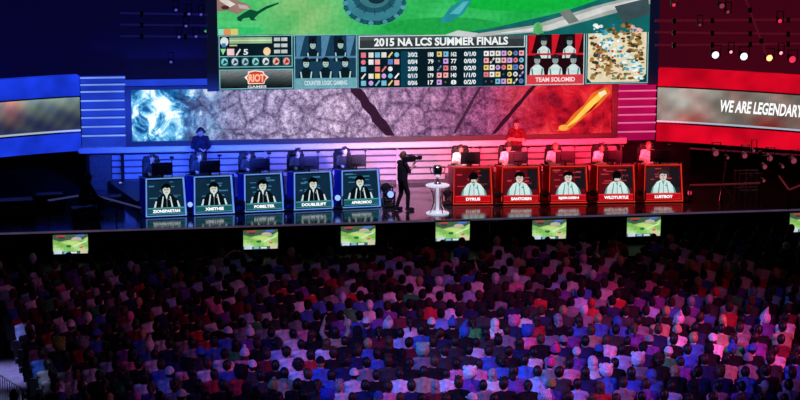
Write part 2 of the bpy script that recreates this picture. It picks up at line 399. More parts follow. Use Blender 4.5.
p.ell(372, 6, 31, 22, G(20, 70, 80)); p.ell(372, 4, 28, 20, G(55, 125, 140)); p.ell(372, 2, 21, 14, G(30, 85, 100)); p.ell(372, 1, 15, 10, G(60, 120, 130)); p.ell(374, 1, 9, 6, G(20, 50, 60)); p.ell(377, -1, 3.5, 3, G(190, 130, 70))
for i in range(14):
    a = PI*i/13; p.ell(372+29*math.cos(a), 6+20*math.sin(a), 2.6, 2.2, G(75, 150, 160) if i % 2 else G(25, 85, 100))
for a in range(12): p.line((372+16*math.cos(a*.52), 2+11*math.sin(a*.52)), (372+22*math.cos(a*.52), 3+15*math.sin(a*.52)), .8, G(18, 60, 75))
p.build('stone_platform', scr, t, 'picture', world=True)
p = Pic(.0012); p.k = .02                                           # pale bridge and water in the corner
p.poly([(430, 41), (490, 32), (560, 17), (612, 0), (648, -8), (648, 38), (440, 41)], G(20, 100, 100)); p.poly([(470, 38), (530, 30), (590, 12), (648, -2), (648, 10), (600, 22), (545, 36), (470, 41)], G(165, 170, 165))
p.poly([(490, 38), (545, 30), (600, 12), (648, 2), (648, 6), (600, 18), (548, 35)], G(205, 208, 205)); p.poly([(556, 17), (566, 14), (576, 26), (566, 29)], G(110, 120, 115)); p.poly([(612, 12), (646, 4), (648, 20), (620, 28)], G(60, 80, 85)); p.poly([(440, 39), (455, 34), (475, 37), (470, 41)], G(190, 195, 195))
p.ell(535, 33, 5, 6, G(110, 190, 120)); p.poly([(529, 38), (535, 26), (541, 38)], G(80, 170, 100))
p.build('bridge', scr, t, 'picture', world=True)
p = Pic(.0012); p.k = .02                                           # lizard, rocks, fish
p.poly([(237, 19), (243, 15), (250, 11), (257, 13), (266, 8), (278, 4.5), (278, 6), (266, 11), (258, 16), (254, 20), (256, 22), (251, 22), (249, 19), (243, 20), (241, 23), (238, 22)], G(10, 75, 50)); p.build('lizard', scr, t, 'picture', world=True); p = Pic(.0012); p.k = .02
p.poly([(218, 0), (230, 0), (246, 5), (252, 10), (244, 12), (238, 16), (228, 12), (218, 13)], G(150, 120, 110)); p.poly([(220, 2), (228, 1), (236, 6), (230, 9)], G(225, 215, 205)); p.poly([(238, 6), (247, 7), (250, 11), (240, 10)], G(190, 170, 165)); p.ell(226, 9, 4, 2, G(80, 40, 50)); p.build('rubble', scr, t, 'picture', world=True); p = Pic(.0012); p.k = .02
p.rect(219, 30, 224, 36, G(150, 215, 200), False); p.rect(224, 30, 231, 36, G(225, 150, 90), False); p.rect(231, 30, 238, 36, G(220, 205, 120)); p.build('icon_bar', scr, t, 'picture', world=True); p = Pic(.0012); p.k = .02
p.poly([(436, 26), (448, 10), (462, 2), (470, 2), (460, 18), (446, 26)], G(35, 140, 150)); p.poly([(446, 18), (460, 6), (466, 5), (456, 18)], G(80, 180, 185))
p.build('blue_rock', scr, t, 'picture', world=True)
TEAL = G(120, 185, 190); DK = G(8, 28, 38)
# player information panel
p = Pic(.0012)
p.rect(218, 36, 292, 90, G(20, 55, 62)); p.rect(219.5, 37, 291, 68, DK); p.frame(219, 36.5, 291, 68, .9, TEAL)
p.rect(229.5, 38.5, 271, 44.5, G(150, 185, 140), False); p.rect(229.5, 45.5, 237, 47, G(190, 190, 130), False); p.ell(224.5, 42.5, 4, 4.5, G(215, 225, 225)); p.rect(222, 44, 226, 48, G(70, 120, 170))
p.rect(229.5, 41, 271, 42, G(205, 225, 190))
p.poly([(220.5, 49.5), (226, 49.5), (223, 55.5)], G(140, 215, 150), False); p.rect(227, 49.5, 234, 56, G(235, 195, 205), False); p.line((236, 56), (240, 50), 1.5, G(240, 240, 240)); p.ell(266, 52.5, 3.6, 4, G(235, 200, 150))
for i, uu in enumerate((273, 280)):
    for j in range(3): p.rect(uu, 39+j*6, uu+6, 42.5+j*6, G(195, 205, 205), False)
p.k += .001
for i in range(7):
    uu = 220.3+i*10.1; p.rect(uu, 58, uu+8.2, 67, G(25, 70, 80)); p.ell(uu+4, 62.3, 3.2, 3.6, [G(120, 215, 215), G(200, 215, 230), G(170, 210, 215), G(140, 220, 210), G(225, 230, 225), G(235, 185, 165), G(230, 150, 140)][i]); p.poly([(uu+2, 65), (uu+4, 60), (uu+7, 63)], G(30, 70, 90) if i < 5 else G(150, 30, 40))
p.line((219, 57), (291, 57), .8, TEAL)
p.build('player_panel', scr, t, 'picture', world=True)
p = Pic(.0012); p.k = .03; p.text('5', 243, 50, 247.5, 55.5, G(235, 240, 240), flip=True); p.build('lettering', scr, t, 'lettering', world=True)
# sponsor panel
p = Pic(.0012)
for i in range(10): g = 135-i*14; p.rect(220, 71+i*1.8, 291, 72.8+i*1.8, G(max(g, 8), max(g+4, 10), max(g+4, 10)), False)
p.k += .001; p.frame(219, 70, 291.5, 89.6, .9, TEAL)
p.poly([(243.5, 78), (247, 75), (247, 72), (253, 71), (262, 72), (263.5, 75), (267.5, 78), (264, 81), (263, 84.6), (247, 84.6), (246.5, 81)], G(240, 228, 220)); p.poly([(246, 78), (248.5, 73.4), (254, 72), (261, 73), (265, 78), (262, 83.8), (248, 83.8)], G(205, 60, 35))
sp = p.build('sponsor_panel', scr, t, 'picture', world=True)
p = Pic(.0012); p.k = .03; p.text('RIOT', 247.5, 74.6, 263.5, 82.4, G(255, 190, 160), .05, True); p.text('GAMES', 246.5, 85.9, 265, 88.4, G(225, 225, 225), .03, True)
p.build('lettering', scr, t, 'lettering', world=True)
# team portraits: five figures, two behind three
def figure(p, u, v, s, hair, skin, top, stripe):
    p.poly([(u-6*s, v+14*s), (u-5*s, v+7*s), (u-1.5*s, v+4*s), (u+1.5*s, v+4*s), (u+5*s, v+7*s), (u+6*s, v+14*s)], top)
    p.poly([(u-4.6*s, v+7*s), (u-3.6*s, v+7*s), (u-2.6*s, v+14*s), (u-3.8*s, v+14*s)], stripe, False); p.poly([(u+3.6*s, v+7*s), (u+4.6*s, v+7*s), (u+3.8*s, v+14*s), (u+2.6*s, v+14*s)], stripe)
    p.ell(u, v-.4*s, 3.1*s, 3.7*s, hair); p.ell(u, v+.9*s, 2.3*s, 2.9*s, skin); p.poly([(u-2.4*s, v-.6*s), (u, v-2.4*s), (u+2.4*s, v-.6*s), (u+1*s, v-.2*s)], hair)
    p.rect(u-1.4*s, v+.6*s, u-.5*s, v+1*s, G(20, 20, 30), False); p.rect(u+.5*s, v+.6*s, u+1.4*s, v+1*s, G(20, 20, 30), False); p.rect(u-.8*s, v+2.4*s, u+.8*s, v+2.7*s, G(120, 60, 60))
def team(u0, u1, bgc, line, top, stripe, hair, skin, cap, capt, body):
    p = Pic(.0009); w = u1-u0
    p.rect(u0, 36.5, u1, 90, line); p.rect(u0+.9, 37.5, u1-.9, 89, bgc[0])
    for i in range(5): a = u0+2+i*w/5; p.poly([(a, 38), (a+w*.14, 38), (a+w*.05, 60), (a-w*.01+1, 60)], bgc[1+i % 2], False)
    p.k += .001
    for i in (0, 1): figure(p, u0+w*(.30 if i == 0 else .74), 46, 1.22, hair, skin, top, stripe)
    p.rect(u0+1, 58, u1-1, 60, bgc[1])
    for i in (0, 1, 2): figure(p, u0+w*(.19+.31*i), 64, 1.3, hair, skin, top, stripe)
    p.rect(u0+1, 79.5, u1-1, 89, cap)
    o = p.build('team_panel', scr, t, 'picture_fine', world=True)
    p = Pic(.0009); p.k = .04; p.text(body, u0+w*.16, 82, u1-w*.16, 86.6, capt, .03, True); p.build('lettering', scr, t, 'lettering', world=True)
team(292.5, 354.5, [G(25, 60, 85), G(80, 130, 165), G(10, 28, 45)], TEAL, G(10, 28, 36), G(170, 205, 210), G(10, 16, 22), G(165, 195, 190), G(110, 165, 180), G(205, 228, 232), 'COUNTER LOGIC GAMING')
team(523.5, 582.5, [G(35, 8, 16), G(205, 25, 40), G(15, 15, 20)], G(190, 200, 205), G(205, 225, 222), G(60, 130, 130), G(25, 35, 40), G(150, 165, 160), G(215, 60, 70), G(255, 225, 225), 'TEAM SOLOMID')
# scoreboard
p = Pic(.0012)
p.rect(355, 37, 523.5, 90.4, G(90, 150, 165)); p.rect(356, 38, 522.5, 90, DK); p.rect(357, 39, 521.5, 50.5, G(50, 58, 62)); p.rect(357, 39, 521.5, 43, G(75, 84, 88)); p.frame(356.4, 38.4, 522.1, 51.6, .8, G(215, 225, 228)); p.rect(398, 54, 414, 89, G(12, 60, 80)); p.rect(462, 54, 480, 89, G(10, 45, 62))
pal = [(235, 205, 120), (225, 225, 215), (230, 120, 130), (120, 190, 220), (240, 235, 235), (205, 160, 230), (90, 130, 200), (245, 170, 170)]
rows = [55, 62, 69, 76, 83]
for j, v in enumerate(rows):
    for u in [358.5]+[366+6.4*i for i in range(5)]+[434, 440.5]+[481+5.9*i for i in range(7)]:
        if random.random() < .88:
            cc = G(*random.choice(pal)); q = random.random()
            if q < .6: p.rect(u, v, u+4.9, v+5, cc, False)
            elif q < .8: p.ell(u+2.4, v+2.5, 2.4, 2.5, cc, 10, lay=False)
            else: p.line((u+.5, v+5), (u+4.5, v), 1.6, cc, False)
p.k += .001
for j, v in enumerate(rows):
    for u in [434, 440.5]+[481+5.9*i for i in range(7)]: p.rect(u+1.2, v+1.5, u+3, v+3.4, G(*[x*.45 for x in random.choice(pal)]), False)
p.build('scoreboard', scr, t, 'picture_fine', world=True)
p = Pic(.0012); p.k = .03; W = G(240, 245, 245)
p.text('2015 NA LCS SUMMER FINALS', 371.5, 40.8, 505, 48.9, W, .035, True)
L5 = ['3/0/2', '0/0/4', '2/0/0', '0/1/3', '0/0/6']; N5 = ['188', '79', '188', '179', '17']; R5 = ['0/1/0', '0/0/0', '0/2/0', '1/1/0', '0/2/0']; N6 = ['162', '77', '170', '140', '8']
p.build('lettering', scr, t, 'lettering', world=True)
for j, v in enumerate(rows):
    for body, u0, u1 in ((L5[j], 405, 414.5), (N5[j], 425, 430.5), (R5[j], 461, 473), (N6[j], 448, 453.5)):
        p = Pic(.0012); p.k = .03; p.text(body, u0, v+.4, u1, v+4.8, W, .03, True); p.build('lettering', scr, t, 'lettering', world=True)
# small map
p = Pic(.0009)
p.rect(583, 20, 648, 90, G(20, 60, 68)); p.frame(584, 21, 647.5, 89.5, .9, G(130, 190, 195)); p.poly([(590, 27), (640, 25), (645.5, 30), (645.5, 80), (638, 88), (590, 88), (586, 84), (586, 31)], G(228, 214, 180))
random.seed(11)
for i in range(300):
    u, v = random.uniform(589, 642), random.uniform(29, 85); d = abs((u-586)/60-(v-27)/60)
    cc = random.choice([(120, 85, 40), (160, 115, 55), (70, 55, 30), (150, 120, 70)]) if d > .16 else random.choice([(60, 150, 160), (215, 235, 230), (90, 170, 190), (245, 245, 235)])
    if u > 630 and v < 40: cc = (235, 180, 165)
    p.ell(u, v, random.uniform(1, 3.4), random.uniform(.8, 2.2), G(*cc), 7, random.random()*3, lay=i % 6 == 5)
p.k += .001
for i in range(26):
    u, v = random.uniform(590, 641), random.uniform(30, 84); p.ell(u, v, 1.3, 1.3, G(*random.choice([(200, 50, 50), (40, 120, 200), (255, 255, 255), (60, 170, 150)])), 8, lay=False)
p.build('small_map', scr, t, 'picture_fine', world=True)
random.seed(8)
# ---- curved wings
def wing(side):
    if side > 0:
        xs = [657.5+i*(860-657.5)/12 for i in range(13)]; D0 = (on_y(657, 100, WY-.45)-C).dot(Fw); rat = lambda x: 1+.030*((x-657)/143)**1.25
        zs = lambda y: at(660, y, D0/rat(660)).z
        rowsy = dict(bt=68, bb=85, st=87, sb=120.5, lt=124.5, lb=142)
    else:
        xs = [79.5-i*(79.5+60)/10 for i in range(11)]; D0 = (on_y(80, 100, WY-.45)-C).dot(Fw); rat = lambda x: 1+.019*((80-x)/80)**1.2
        zs = lambda y: at(78, y, D0/rat(78)).z
        rowsy = dict(bt=75, bb=95, st=97, sb=130, lt=134, lb=152)
    Z = {k: zs(v) for k, v in rowsy.items()}
    path = []
    for x in xs:
        q = at(x, 100, D0/rat(x)); path.append((q.x, q.y))
    if side < 0: path = path[::-1]
    nrm = []
    for i in range(len(path)):
        a = path[max(i-1, 0)]; b = path[min(i+1, len(path)-1)]; d = Vector((b[0]-a[0], b[1]-a[1])).normalized(); nrm.append((d.y, -d.x))
    off = lambda k: [(p_[0]+q[0]*k, p_[1]+q[1]*k) for p_, q in zip(path, nrm)]
    cum = [0]
    for a, b in zip(path[:-1], path[1:]): cum.append(cum[-1]+math.hypot(b[0]-a[0], b[1]-a[1]))
    def along(s, z, k):
        s = min(max(s, 0), cum[-1]-1e-4)
        i = max(j for j in range(len(cum)-1) if cum[j] <= s); f = (s-cum[i])/(cum[i+1]-cum[i])
        P_ = off(.03+k); return (P_[i][0]*(1-f)+P_[i+1][0]*f, P_[i][1]*(1-f)+P_[i+1][1]*f, z)
    name = 'right' if side > 0 else 'left'; kc = 'red' if side > 0 else 'blue'
    mid = path[len(path)//2]
    t = empty('curved_screen', (mid[0], mid[1], Z['lb']), cat='screen', label='curved side screen with white lettering between red bands' if side > 0 else 'curved grey side screen between blue bands, without lettering')
    MB().strip(off(.12), Z['bb'], Z['bt'], .5, nrm).build('upper_band', kc+'_band', t, world=True)
    MB().strip(off(.10), Z['lb'], Z['lt'], .5, nrm).build('lower_band', kc+'_band', t, world=True)
    m = MB(); m.strip(off(0), Z['lt'], Z['bb'], .3, nrm); m.build('frame', 'black', t, world=True)
    p = Pic(.002); nS, nZ = 72, 18
    for i in range(nS):
        for j in range(nZ):
            s0, s1 = cum[-1]*i/nS, cum[-1]*(i+1)/nS; z0, z1 = Z['sb']+(Z['st']-Z['sb'])*j/nZ, Z['sb']+(Z['st']-Z['sb'])*(j+1)/nZ
            f = j/nZ; r = 9*math.sin(i*.31+j*.5)+5*math.sin(i*.9-j*.7)
            if side > 0:
                u = i/nS; g = 135+50*max(0, 1-abs(u-.12)*5)-30*u+20*f; cc = (g+r+10*math.sin(i*.4+j*.2), g-14+r, g-22+r)
                k_ = max(0, 1-f*2.2)*max(0, math.sin(i*.22-1))*60; cc = (cc[0]+k_*.4, cc[1]-k_, cc[2]-k_)
            else:
                u = i/nS; g = 60+115*f*f; cc = (g*.85+r, g+r, g*.95+32*(1-f))
                k_ = max(0, 1-abs(u-.5)*7)*f; cc = (cc[0]+90*k_, cc[1]-10*k_, cc[2]-14*k_)
            p.poly([(s0, z0), (s1, z0), (s1, z1), (s0, z1)], c8(*[max(5, min(255, x)) for x in cc], .85), False)
    p.build('display', along, t, 'picture', world=True)
    # light ledge line under the display
    MB().strip(off(.05), Z['sb']-.06, Z['sb']-.01, .05, nrm).build('ledge', 'glass_white', t, world=True)
    if side > 0:
        q = on_y(718, 105, 60); s_at = lambda x: min(range(400), key=lambda k: abs(proj(along(cum[-1]*k/400, Z['sb'], 0))[0]-x))*cum[-1]/400
        s0 = s_at(718.5); s1 = s_at(801.5); zc = (Z['sb']+Z['st'])/2+.02; h = (Z['st']-Z['sb'])
        p = Pic(.001); p.k = .01; p.text('WE ARE LEGENDARY', s0, zc-.17*h, s1, zc+.20*h, c8(250, 250, 250, 1.1), .03, shear=.05); p.build('lettering', along, t, 'lettering', world=True)
    # dark hall wall above and below the wing
    return path, Z
mat_emit('red_band', c8(225, 8, 38), .85, .9, .35); mat_emit('blue_band', c8(26, 58, 225), .95, .9, .4)
wR = wing(1); wL = wing(-1)
# ---- lighting pipes and lamps over the wings
mat('pipe_red_glow', c8(120, 60, 75), .5, emis=c8(150, 30, 60), strength=.25); mat('pipe_blue_glow', c8(60, 60, 120), .5, emis=c8(40, 40, 140), strength=.25)  # coloured rig light on the pipes, put into the material as weak emission
def pipe(pts, r, name, label, cat='pipe', group=None, matn='pipe_red_glow'):
    a, b = pts; t = empty(name, a, label=label, cat=cat, group=group)
    m = MB(); m.rod(a, b, r); m.build('tube', matn, t, world=True)
    d = (Vector(b)-Vector(a)); nclip = max(2, int(d.length/1.1))
    for i in range(nclip): q = Vector(a)+d*((i+.5)/nclip); MB().box((q.x-.05, q.y-.06, q.z-.09), (q.x+.05, q.y+.06, q.z+.06), bev=.01).build('clamp', 'black_metal', t, world=True)
    return t
DR, DL = 59.8, 60.2
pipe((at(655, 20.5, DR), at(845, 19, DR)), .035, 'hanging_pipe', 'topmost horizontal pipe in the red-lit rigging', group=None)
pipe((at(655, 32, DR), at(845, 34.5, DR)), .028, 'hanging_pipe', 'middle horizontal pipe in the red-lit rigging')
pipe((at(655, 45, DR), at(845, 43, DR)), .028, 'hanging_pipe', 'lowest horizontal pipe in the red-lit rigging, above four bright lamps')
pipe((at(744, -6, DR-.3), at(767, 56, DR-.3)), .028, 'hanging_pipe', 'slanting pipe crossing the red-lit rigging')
pipe((at(120, 13, DL), at(207, 14.5, DL)), .03, 'hanging_pipe', 'topmost horizontal pipe in the blue-lit rigging', matn='pipe_blue_glow')
pipe((at(120, 24.5, DL), at(207, 25.5, DL)), .028, 'hanging_pipe', 'middle horizontal pipe in the blue-lit rigging', matn='pipe_blue_glow')
pipe((at(120, 36, DL), at(207, 36.5, DL)), .03, 'hanging_pipe', 'lowest horizontal pipe in the blue-lit rigging', matn='pipe_blue_glow')
def hall(side):
    path, Z = (wR if side > 0 else wL); nm = 'right' if side > 0 else 'left'
    path2 = [(a, b+2.2) for a, b in path]; ex = on_y(225, 50, WY+1.6); path2 = path2+[(ex.x, ex.y)] if side < 0 else [(on_y(640, 50, WY+1.6).x, WY+1.6)]+path2; path = path2
    MB().strip(path2, min(Z['bt']-.4, 4.2), 14, .2, [(0, 1)]*len(path), 0).build('wall_upper_'+nm, 'hall_red_glow' if side > 0 else 'hall_blue_glow', kind='structure')
mat('hall_red_glow', c8(60, 8, 22), .9, emis=c8(78, 7, 30), strength=.55, scale=1.1, var=.5); mat('hall_blue_glow', c8(10, 12, 60), .9, emis=c8(11, 9, 66), strength=.42, scale=1.1, var=.5)  # red and blue light on the hall walls is painted in as emission
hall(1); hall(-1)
def par_lamp(p, lens, r, label, group=None, aim=None, drop=.45):
    p = Vector(p); t = empty('hanging_lamp', p, label=label, cat='lamp', group=group)
    d = (Vector(aim)-p).normalized() if aim else Vector((0, -1, -.12)).normalized()
    q = d.to_track_quat('Z', 'Y').to_matrix().to_4x4()
    m = MB(); m.lathe([(r*.55, -.34), (r*.8, -.3), (r, -.12), (r, .02), (r*.92, .02), (r*.92, -.02)], n=16); m.V = [q @ v for v in m.V]; m.build('housing', 'black_metal', t, smooth=False)
    m = MB(); m.lathe([(r*.9, -.02), (r*.6, .012), (.01, .02)], n=16); m.V = [q @ v for v in m.V]; m.build('lens', lens, t)
    m = MB(); m.box((-r-.04, -.02, -.05), (-r-.02, .02, drop)); m.box((r+.02, -.02, -.05), (r+.04, .02, drop)); m.box((-r-.04, -.02, drop-.02), (r+.04, .02, drop)); m.build('yoke', 'black_metal', t); return t
camv = C
for i, (x, y, le, r) in enumerate(((715.5, 55, 'lens_white', .12), (744, 56.5, 'lens_white', .125), (769.5, 58, 'lens_amber', .11), (792.5, 59.5, 'lens_rose', .12), (731, 52, 'lens_pink', .055), (781, 53, 'lens_pink', .06), (780, 21, 'lens_rose', .07), (674, 5, 'lens_rose', .06), (722, 6, 'lens_dim', .09), (728, 12, 'lens_dim', .06), (700, 25, 'lens_dim', .05))):
    if i == 0: mat_emit('lens_amber', c8(255, 190, 120), 2.0); mat_emit('lens_rose', c8(235, 50, 85), 1.1)
    par_lamp(at(x, y, DR-.1), le, r, ['white glowing lamp in the red rigging, closest to the main screen', 'white glowing lamp in the red rigging, second from the main screen', 'amber glowing lamp in the red rigging', 'dim rose lamp in the red rigging beside the amber lamp', 'tiny pink lamp between the two white glowing lamps', 'tiny pink lamp beside and above the amber lamp', 'small red lamp on the topmost red-lit pipe', 'small rose lamp at the top of the picture beside the main screen', 'large dim lamp in the cluster above the topmost red-lit pipe', 'small dim lamp in the cluster above the topmost red-lit pipe', 'small dim lamp just under the topmost red-lit pipe'][i], drop=.3)
for i, (x, y) in enumerate(((176, 10), (189, 14), (201, 14.5), (186, 26), (179, 37), (196, 36.5), (171, 62))):
    if i == 0: mat_emit('lens_violet', c8(90, 80, 210), .8)
    par_lamp(at(x, y, DL-.15), 'lens_violet', .05, ['small violet lamp at the upper end of the blue-lit rigging', 'small violet lamp mid way on the topmost blue-lit pipe', 'small violet lamp on the topmost blue-lit pipe, beside the main screen', 'small violet lamp alone on the middle blue-lit pipe', 'small violet lamp on the lowest blue-lit pipe', 'small violet lamp on the lowest blue-lit pipe, beside the main screen', 'lowest violet lamp, just above the blue slats'][i], drop=.3)
# ---- dark side stages
PX = lambda pts, z: [on_z(x, y, z) for x, y in pts]
def rail(pts, label, matn):
    t = empty('guard_rail', (pts[0].x, pts[0].y, SZ), label=label, cat='railing')
    m = MB()
    for a, b in zip(pts[:-1], pts[1:]): m.rod(a, b, .028)
    m.build('top_rail', matn, t, world=True)
    for p_ in pts: MB().rod((p_.x, p_.y, SZ), p_, .022).build('post', 'black_metal', t, world=True)
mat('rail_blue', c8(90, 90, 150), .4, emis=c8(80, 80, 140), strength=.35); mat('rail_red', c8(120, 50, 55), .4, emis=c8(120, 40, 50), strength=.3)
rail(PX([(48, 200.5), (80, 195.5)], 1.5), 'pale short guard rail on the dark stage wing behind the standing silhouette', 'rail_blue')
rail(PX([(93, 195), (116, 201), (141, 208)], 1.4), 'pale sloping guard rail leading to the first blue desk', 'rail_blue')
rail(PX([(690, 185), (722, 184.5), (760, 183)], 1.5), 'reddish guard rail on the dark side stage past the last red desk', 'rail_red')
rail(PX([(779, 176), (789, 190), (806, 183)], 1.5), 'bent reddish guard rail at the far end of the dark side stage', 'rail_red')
# tripod stand and dim lamps on the red side stage
b = on_z(722, 199, SZ); t = empty('tripod_stand', b, label='thin upright tripod stand on the dark side stage', cat='stand')
MB().rod((0, 0, .3), (.08, 0, 1.15), .02).build('pole', 'steel', t)
for k in range(3): a = k*2.09; MB().rod((0, 0, .45), (.35*math.cos(a), .35*math.sin(a), 0), .014).build('leg', 'steel', t)
ref = empty('scaffold', on_z(750, 200, SZ), label='low dark lattice scaffold on the red side stage', cat='scaffold')
for sx in (-.35, 0, .35):
    for yy in (0, .5): MB().rod((sx, yy, 0), (sx, yy, .85), .018).build('upright', 'truss_metal', ref)
for z in (.3, .82):
    for yy in (0, .5): MB().rod((-.35, yy, z), (.35, yy, z), .015).build('crossbar', 'truss_metal', ref)
for a_, b_ in (((-.35, 0, .3), (0, 0, .82)), ((0, 0, .82), (.35, 0, .3))): MB().rod(a_, b_, .012).build('brace', 'truss_metal', ref)
for i, (x, y, r) in enumerate(((716, 153.5, .10), (728, 158, .05), (745, 156, .09), (770, 158.5, .10), (794, 161, .10), (754, 151, .05), (783, 167, .05), (765, 167, .08), (764, 181, .05))):
    par_lamp(at(x, y, 60.0), 'lens_dim', r, ['large dim lamp under the red band, closest to the red desks', 'small dim lamp just below the first large dim lamp', 'large dim lamp second along under the red band', 'large dim lamp third along under the red band', 'large dim lamp farthest along under the red band', 'tiny dim lamp touching the underside of the red band', 'small dim lamp below the gap of the last two large ones', 'reddish dim lamp hanging below the third large one', 'lowest small lamp above the side-stage guard rail'][i], drop=.35)
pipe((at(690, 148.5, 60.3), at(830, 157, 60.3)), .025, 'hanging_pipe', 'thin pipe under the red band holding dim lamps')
# speckled dark equipment cases on the left side stage
for i, (x, y, w, h, d) in enumerate(((16, 216, 1.0, .5, .6), (50, 210, .8, .5, .5), (112, 209, .6, .4, .4))):
    b = on_z(x, y, SZ); t = empty('equipment_case', b, .15, label=['large black equipment case at the edge of the dark stage wing', 'low black equipment case on the dark stage wing beside the large one', 'small black equipment case below the sloping rail'][i], cat='case')
    MB().box((-w/2, -d/2, .04), (w/2, d/2, h), bev=.03).build('body', 'black', t)
    for sx in (-1, 1):
        for sy in (-1, 1): MB().box((sx*(w/2)-.04, sy*d/2-.04, 0), (sx*(w/2)+.04, sy*d/2+.04, h+.01), bev=.008).build('corner_fitting', 'black_metal', t)
    MB().box((-.12, -d/2-.03, h*.6), (.12, -d/2-.002, h*.6+.05), bev=.008).build('handle', 'steel', t)
# ---- monitors on the stage skirt
mon = None
def skirt_map(w, h):
    return lambda u, v, k: (u*w/2, -.035-k, v*h/2)
for i, (xc, yt, yb, lab) in enumerate(((70.5, 234, 254, 'farthest from the red desks, alone below the dark stage wing'), (260.5, 230, 248.5, 'below the third blue desk'), (358, 226.5, 244.5, 'below the fifth blue desk'), (452.5, 222, 240, 'below the trophy and first red desk'), (549, 220, 238.5, 'below the second and third red desks'), (643.5, 217, 236, 'below the last two red desks'), (806, 212, 232, 'past the last red desk, cut by the edge'))):
    Xg = on_y(xc, yt, eL.y).x; Yg = edge_y(Xg)-.05
    for _ in range(3): q = on_y(xc, (yt+yb)/2, Yg); Yg = edge_y(q.x)-.05
    sc = FPX/((q-C).dot(Fw)); w = 34.5/sc; h = 19.5/sc
    ang = math.atan2(eR.y-eL.y, eR.x-eL.x)
    t = empty('skirt_monitor', (q.x, Yg, q.z), ang, label='small green game screen, '+lab, cat='screen', group='screens along the stage skirt')
    m = MB()
    m.box((-w/2-.03, -.03, -h/2-.03), (w/2+.03, .05, h/2+.03), bev=.01); m.build('casing', 'black', t)
    p = Pic(.001); f = skirt_map(w, h)
    for a in range(10):
        for b_ in range(6):
            r = .5+.5*math.sin(a*.9+b_*1.3); cc = (125+60*r, 185+40*r, 85+60*r)
            p.rect(-1+a*.2, -1+b_/3, -.8+a*.2, -1+(b_+1)/3, c8(*cc, .95), False)
    p.k = .002; p.poly([(-1, .55), (-.6, .3), (.1, .5), (.7, .45), (1, .75), (1, 1), (-1, 1)], c8(70, 95, 75)); p.poly([(-.6, .2), (.2, .35), (.8, .1), (.3, -.1)], c8(190, 220, 120)); p.ell(.35, .55, .3, .2, c8(190, 175, 170)); p.ell(-.5, .7, .2, .14, c8(45, 70, 60)); p.line((.2, -.2), (.9, .3), .12, c8(215, 235, 190)); p.ell(-.1, -.2, .16, .14, c8(40, 110, 60)); p.ell(.6, -.35, .12, .1, c8(230, 90, 80))
    p.rect(-1, -1, 1, -.72, c8(55, 85, 100)); p.rect(-.95, -.98, -.5, -.55, c8(190, 205, 215)); p.rect(-.4, -.95, -.1, -.76, c8(120, 180, 215)); p.rect(0, -.95, .35, -.76, c8(215, 220, 215)); p.rect(.55, -.98, .97, -.5, c8(205, 200, 165)); p.rect(-.8, .8, -.3, .95, c8(200, 60, 60)); p.rect(.3, .8, .8, .95, c8(60, 120, 220))
    p.build('display', f, t, 'picture')
    for sx in (-1, 1): MB().rod((sx*w*.3, .07, -h/2), (sx*w*.3, .07, -q.z+.005), .015).build('leg', 'black_metal', t)
# microphone stand in front of the skirt
b = on_z(480, 226, .35); b.z = 0; b.y = min(b.y, edge_y(b.x)-.3); t = empty('microphone_stand', b, label='thin dark microphone stand before the stage skirt', cat='stand')
MB().lathe([(.14, 0), (.14, .015), (.02, .03)], n=16).build('base', 'black_metal', t); MB().rod((0, 0, .03), (0, 0, .85), .012).build('pole', 'truss_metal', t); MB().rod((-.12, 0, .85), (.3, 0, .88), .01).build('arm', 'truss_metal', t)
MB().cap((.3, 0, .88), (.38, 0, .88), .025, .02).build('microphone', 'black', t)
